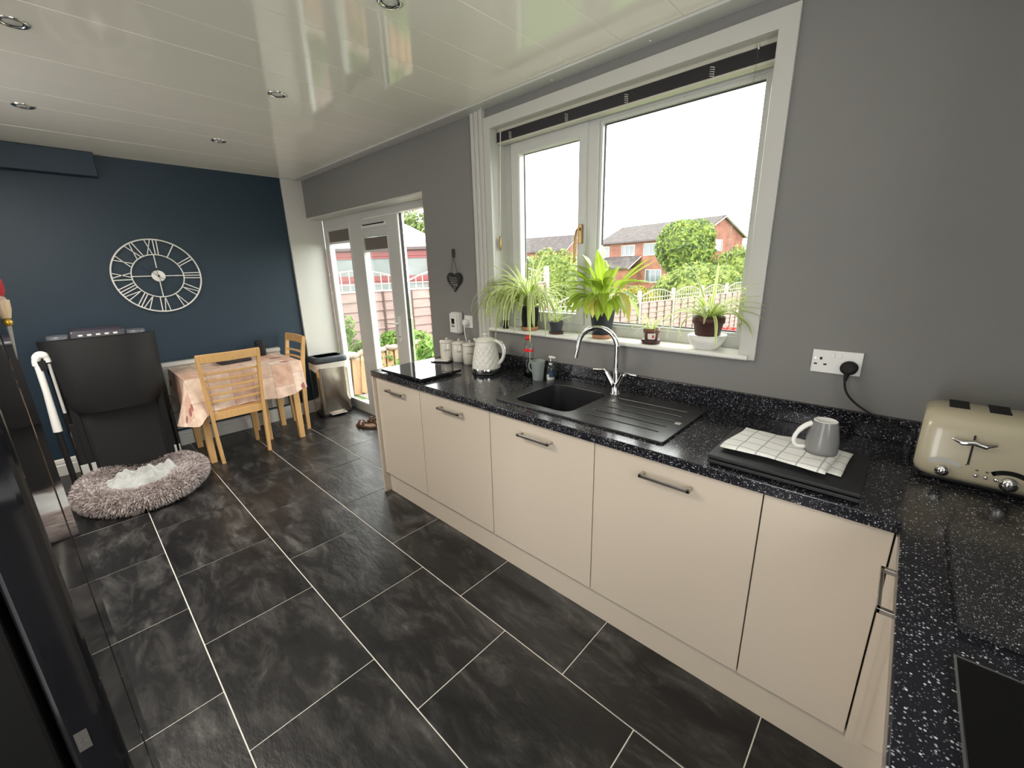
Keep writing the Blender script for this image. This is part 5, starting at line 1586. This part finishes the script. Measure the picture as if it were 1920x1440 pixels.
# local: x along the front towards the right corner at x=0, y away from the viewer
obj('dwarf_wall', flat_attr(MB().box(-CW, 0, 0, .2, 0, .65).box(-.2, 0, .2, 4, 0, .65).mesh('w'), lambda c: (c.x+c.y, c.z, 0)), brick_m, cv_)
fm_ = MB()
nbay = 5
for i in range(nbay+1):
    x = -CW*i/nbay
    fm_.box(x-.06 if i else -.09, x+.06 if i else .0, -.02, .08, .65, CE)
fm_.box(-CW, 0, -.025, .08, .65, .76).box(-CW, 0, -.025, .08, 1.83, 1.93).box(-CW, 0, -.025, .08, CE-.16, CE)
fm_.box(-.08, 0, .08, 4, .65, .76).box(-.08, 0, .08, 4, 1.83, 1.93).box(-.08, 0, .08, 4, CE-.16, CE)
for i in range(1, 5): fm_.box(-.08, 0, i*1.0-.05, i*1.0+.05, .65, CE)
obj('frame', fm_, cons_red, cv_, bev=0.01)
for i in range(nbay):
    a, b = -CW*(i+1)/nbay+.06, -CW*i/nbay-.07
    for z0, z1 in ((.76, 1.83), (1.93, CE-.16)):
        pf = obj('sash', poly(rect(a, b, z0, z1), [rect(a+.06, b-.06, z0+.06, z1-.06)], -.01, .05, XZ), cons_red, cv_)
        obj('pane', MB().box(a+.06, b-.06, .02, .03, z0+.06, z1-.06), dull_glass, pf)
obj('side_glazing', MB().box(-.05, -.04, .08, 4, .76, CE-.16), dull_glass, cv_)
obj('gutter', MB().box(-CW-.1, .12, -.14, -.02, CE, CE+.11).box(.0, .12, -.14, 4, CE, CE+.11), cons_gut, cv_, bev=0.02)
obj('fascia', MB().box(-CW, 0.02, -.02, .06, CE-.02, CE+.12), cons_gut, cv_)
obj('downpipe_bracket', MB().box(.02, .1, -.12, -.05, CE-.5, CE-.2), white_pl, cv_, bev=0.01)
# hipped roof: right hip from the corner up to the ridge
rz0, rise, run = CE+.09, 1.05, 2.0
obj('roof_deck', MB().add([(.12, -.14, rz0), (-CW, -.14, rz0), (-CW, run, rz0+rise), (-run, run, rz0+rise), (.12, 4, rz0), (-run, 4, rz0+rise)], [(0, 3, 2, 1), (0, 4, 5, 3)]), cons_slate, cv_)
sm_ = MB()
nr = 11
for j in range(nr):
    f0, f1 = j/nr, (j+1)/nr
    ya, yb = -.14+(run+.14)*f0, -.14+(run+.14)*f1
    za, zb = rz0+rise*f0, rz0+rise*f1
    xr0 = .12-(run+.12)*f0
    x = -CW
    off = .14 if j % 2 else 0
    while x < xr0-.05:
        xe = min(x+.30-(off if x == -CW else 0), xr0)
        dz = random.uniform(.014, .026)
        sm_.add([(x+.005, ya-.012, za+dz), (xe-.005, ya-.012, za+dz), (xe-.005, yb, zb+.008), (x+.005, yb, zb+.008), (x+.005, ya-.012, za-.002), (xe-.005, ya-.012, za-.002)], [(0, 1, 2, 3), (4, 5, 1, 0)])
        x = xe
stuff(obj('slates', sm_, cons_slate, cv_))
obj('hip_tiles', MB().tube([(.12, -.14, rz0+.02), (-run, run, rz0+rise+.03)], .05, 8).tube([(-run, run, rz0+rise+.03), (-CW, run, rz0+rise+.03)], .05, 8), cons_slate, cv_)

# houses
def house(label, P, rz, Lw, depth, eave, ridge, wins, porch=None, gable_win=None, chim=None):
    h = thing('house', label, 'house', P, rz)
    # local: front wall on y=0 from x=0 (near gable corner) to x=-Lw, depth towards +y; gable at x=0
    me = poly(rect(-Lw, 0, 0, eave), [], 0, .25, XZ)
    obj('front_wall', flat_attr(me, lambda c: (c.x, c.z, 0)), brick_m, h)
    me = poly([(0, 0), (depth, 0), (depth, eave), (depth/2, ridge), (0, eave)], [], -.25, 0, YZ)
    obj('gable_wall', flat_attr(me, lambda c: (c.y, c.z, 0)), brick_m, h)
    me = poly([(0, 0), (depth, 0), (depth, eave), (depth/2, ridge), (0, eave)], [], -Lw, -Lw+.25, YZ)
    obj('gable_wall', flat_attr(me, lambda c: (c.y, c.z, 0)), brick_m, h)
    sl_ = (ridge-eave)/(depth/2)
    for s_ in (0, 1):
        if s_ == 0: ya, yb = -.35, depth/2
        else: ya, yb = depth+.35, depth/2
        za, zb = eave-.35*sl_, ridge+.02
        v = [(.25, ya, za), (-Lw-.25, ya, za), (-Lw-.25, yb, zb), (.25, yb, zb), (.25, ya, za+.14), (-Lw-.25, ya, za+.14), (-Lw-.25, yb, zb+.14), (.25, yb, zb+.14)]
        me = MB().add(v, [(0, 1, 2, 3), (7, 6, 5, 4), (0, 4, 5, 1), (2, 6, 7, 3), (1, 5, 6, 2), (0, 3, 7, 4)]).mesh('roof')
        obj('roof', flat_attr(me, lambda c: (c.x, c.y*1.15, 0)), roof_m, h)
        obj('bargeboard', MB().bar((.27, ya, za-.02), (.27, yb, zb-.02), .05, .22, (1, 0, 0)), gutter_m, h)
        if s_ == 0:
            obj('gutter', MB().box(-Lw-.2, .2, ya-.1, ya+.02, za-.02, za+.12), cons_gut, h)
    for x, z0, w, hh, lights in wins:
        f = obj('window', poly(rect(x-w/2, x+w/2, z0, z0+hh), [rect(x-w/2+.06+(w-.06)*i/lights, x-w/2+(w-.06)*(i+1)/lights, z0+.07, z0+hh-.07) for i in range(lights)], -.05, .06, XZ), gutter_m, h)
        for i in range(lights):
            a_, b_ = x-w/2+.06+(w-.06)*i/lights, x-w/2+(w-.06)*(i+1)/lights
            obj('pane', MB().box(a_, b_, -.005, .005, z0+.07, z0+hh-.07), dark_glass, f)
    if gable_win:
        y, z0, w, hh = gable_win
        f = obj('window', poly(rect(y-w/2, y+w/2, z0, z0+hh), [rect(y-w/2+.07, y+w/2-.07, z0+.07, z0+hh-.07)], -.06, .05, YZ), gutter_m, h)
        obj('pane', MB().box(-.01, .005, y-w/2+.07, y+w/2-.07, z0+.07, z0+hh-.07), dark_glass, f)
    if porch:
        xa, xb, dp, z0, z1 = porch
        me = MB().box(xa, xb, -dp, 0, 0, z0).mesh('porch'); obj('porch_wall', flat_attr(me, lambda c: (c.x+c.y, c.z, 0)), brick_m, h)
        v = [(xb+.2, -dp-.3, z0-.05), (xa-.2, -dp-.3, z0-.05), (xa-.2, 0, z1), (xb+.2, 0, z1)]
        v += [(p[0], p[1], p[2]+.12) for p in v]
        me = MB().add(v, [(3, 2, 1, 0), (4, 5, 6, 7), (0, 1, 5, 4), (2, 3, 7, 6), (1, 2, 6, 5), (0, 4, 7, 3)]).mesh('porch_roof')
        obj('porch_roof', flat_attr(me, lambda c: (c.x, c.y, 0)), roof_m, h)
        obj('porch_bargeboard', MB().bar((xb+.22, -dp-.3, z0-.02), (xb+.22, 0, z1+.03), .05, .2, (1, 0, 0)), gutter_m, h)
    if chim:
        obj('aerial', MB().cyl((chim[0], chim[1], ridge-.2), (chim[0], chim[1], ridge+1.5), .02, n=6).bar((chim[0]-.5, chim[1], ridge+1.3), (chim[0]+.5, chim[1], ridge+1.4), .03, .03).bar((chim[0]-.3, chim[1], ridge+1.0), (chim[0]+.4, chim[1], ridge+1.08), .03, .03), gutter_m, h)
    return h
house('red brick house with a grey tiled roof seen through the right window pane', pol(-20.03, 47.25, -1.1), -.267, 13.75, 7.75, 5.3, 7.15,
      [(-12.8, 3.62, 1.45, 1.27, 2), (-9.05, 3.66, 2.05, 1.2, 3), (-5.85, 3.6, 1.75, 1.3, 2), (-2.6, 3.6, 1.6, 1.3, 2), (-5.2, .7, 2.2, 1.4, 3)],
      porch=(-13.7, -7.3, 1.7, 2.25, 3.5), gable_win=(3.5, 3.8, 1.15, 1.15), chim=(-.2, 4.6))
house('second red brick house with a brown tiled roof, left of the window mullion', pol(-36.0, 69.1, -1.1), .061, 10.3, 7.35, 5.18, 7.45,
      [(-3.0, 3.2, 1.5, 1.2, 2), (-7.2, 3.2, 1.5, 1.2, 2)], gable_win=(3, 3.0, .9, 1.2), chim=(-5, 3.5))
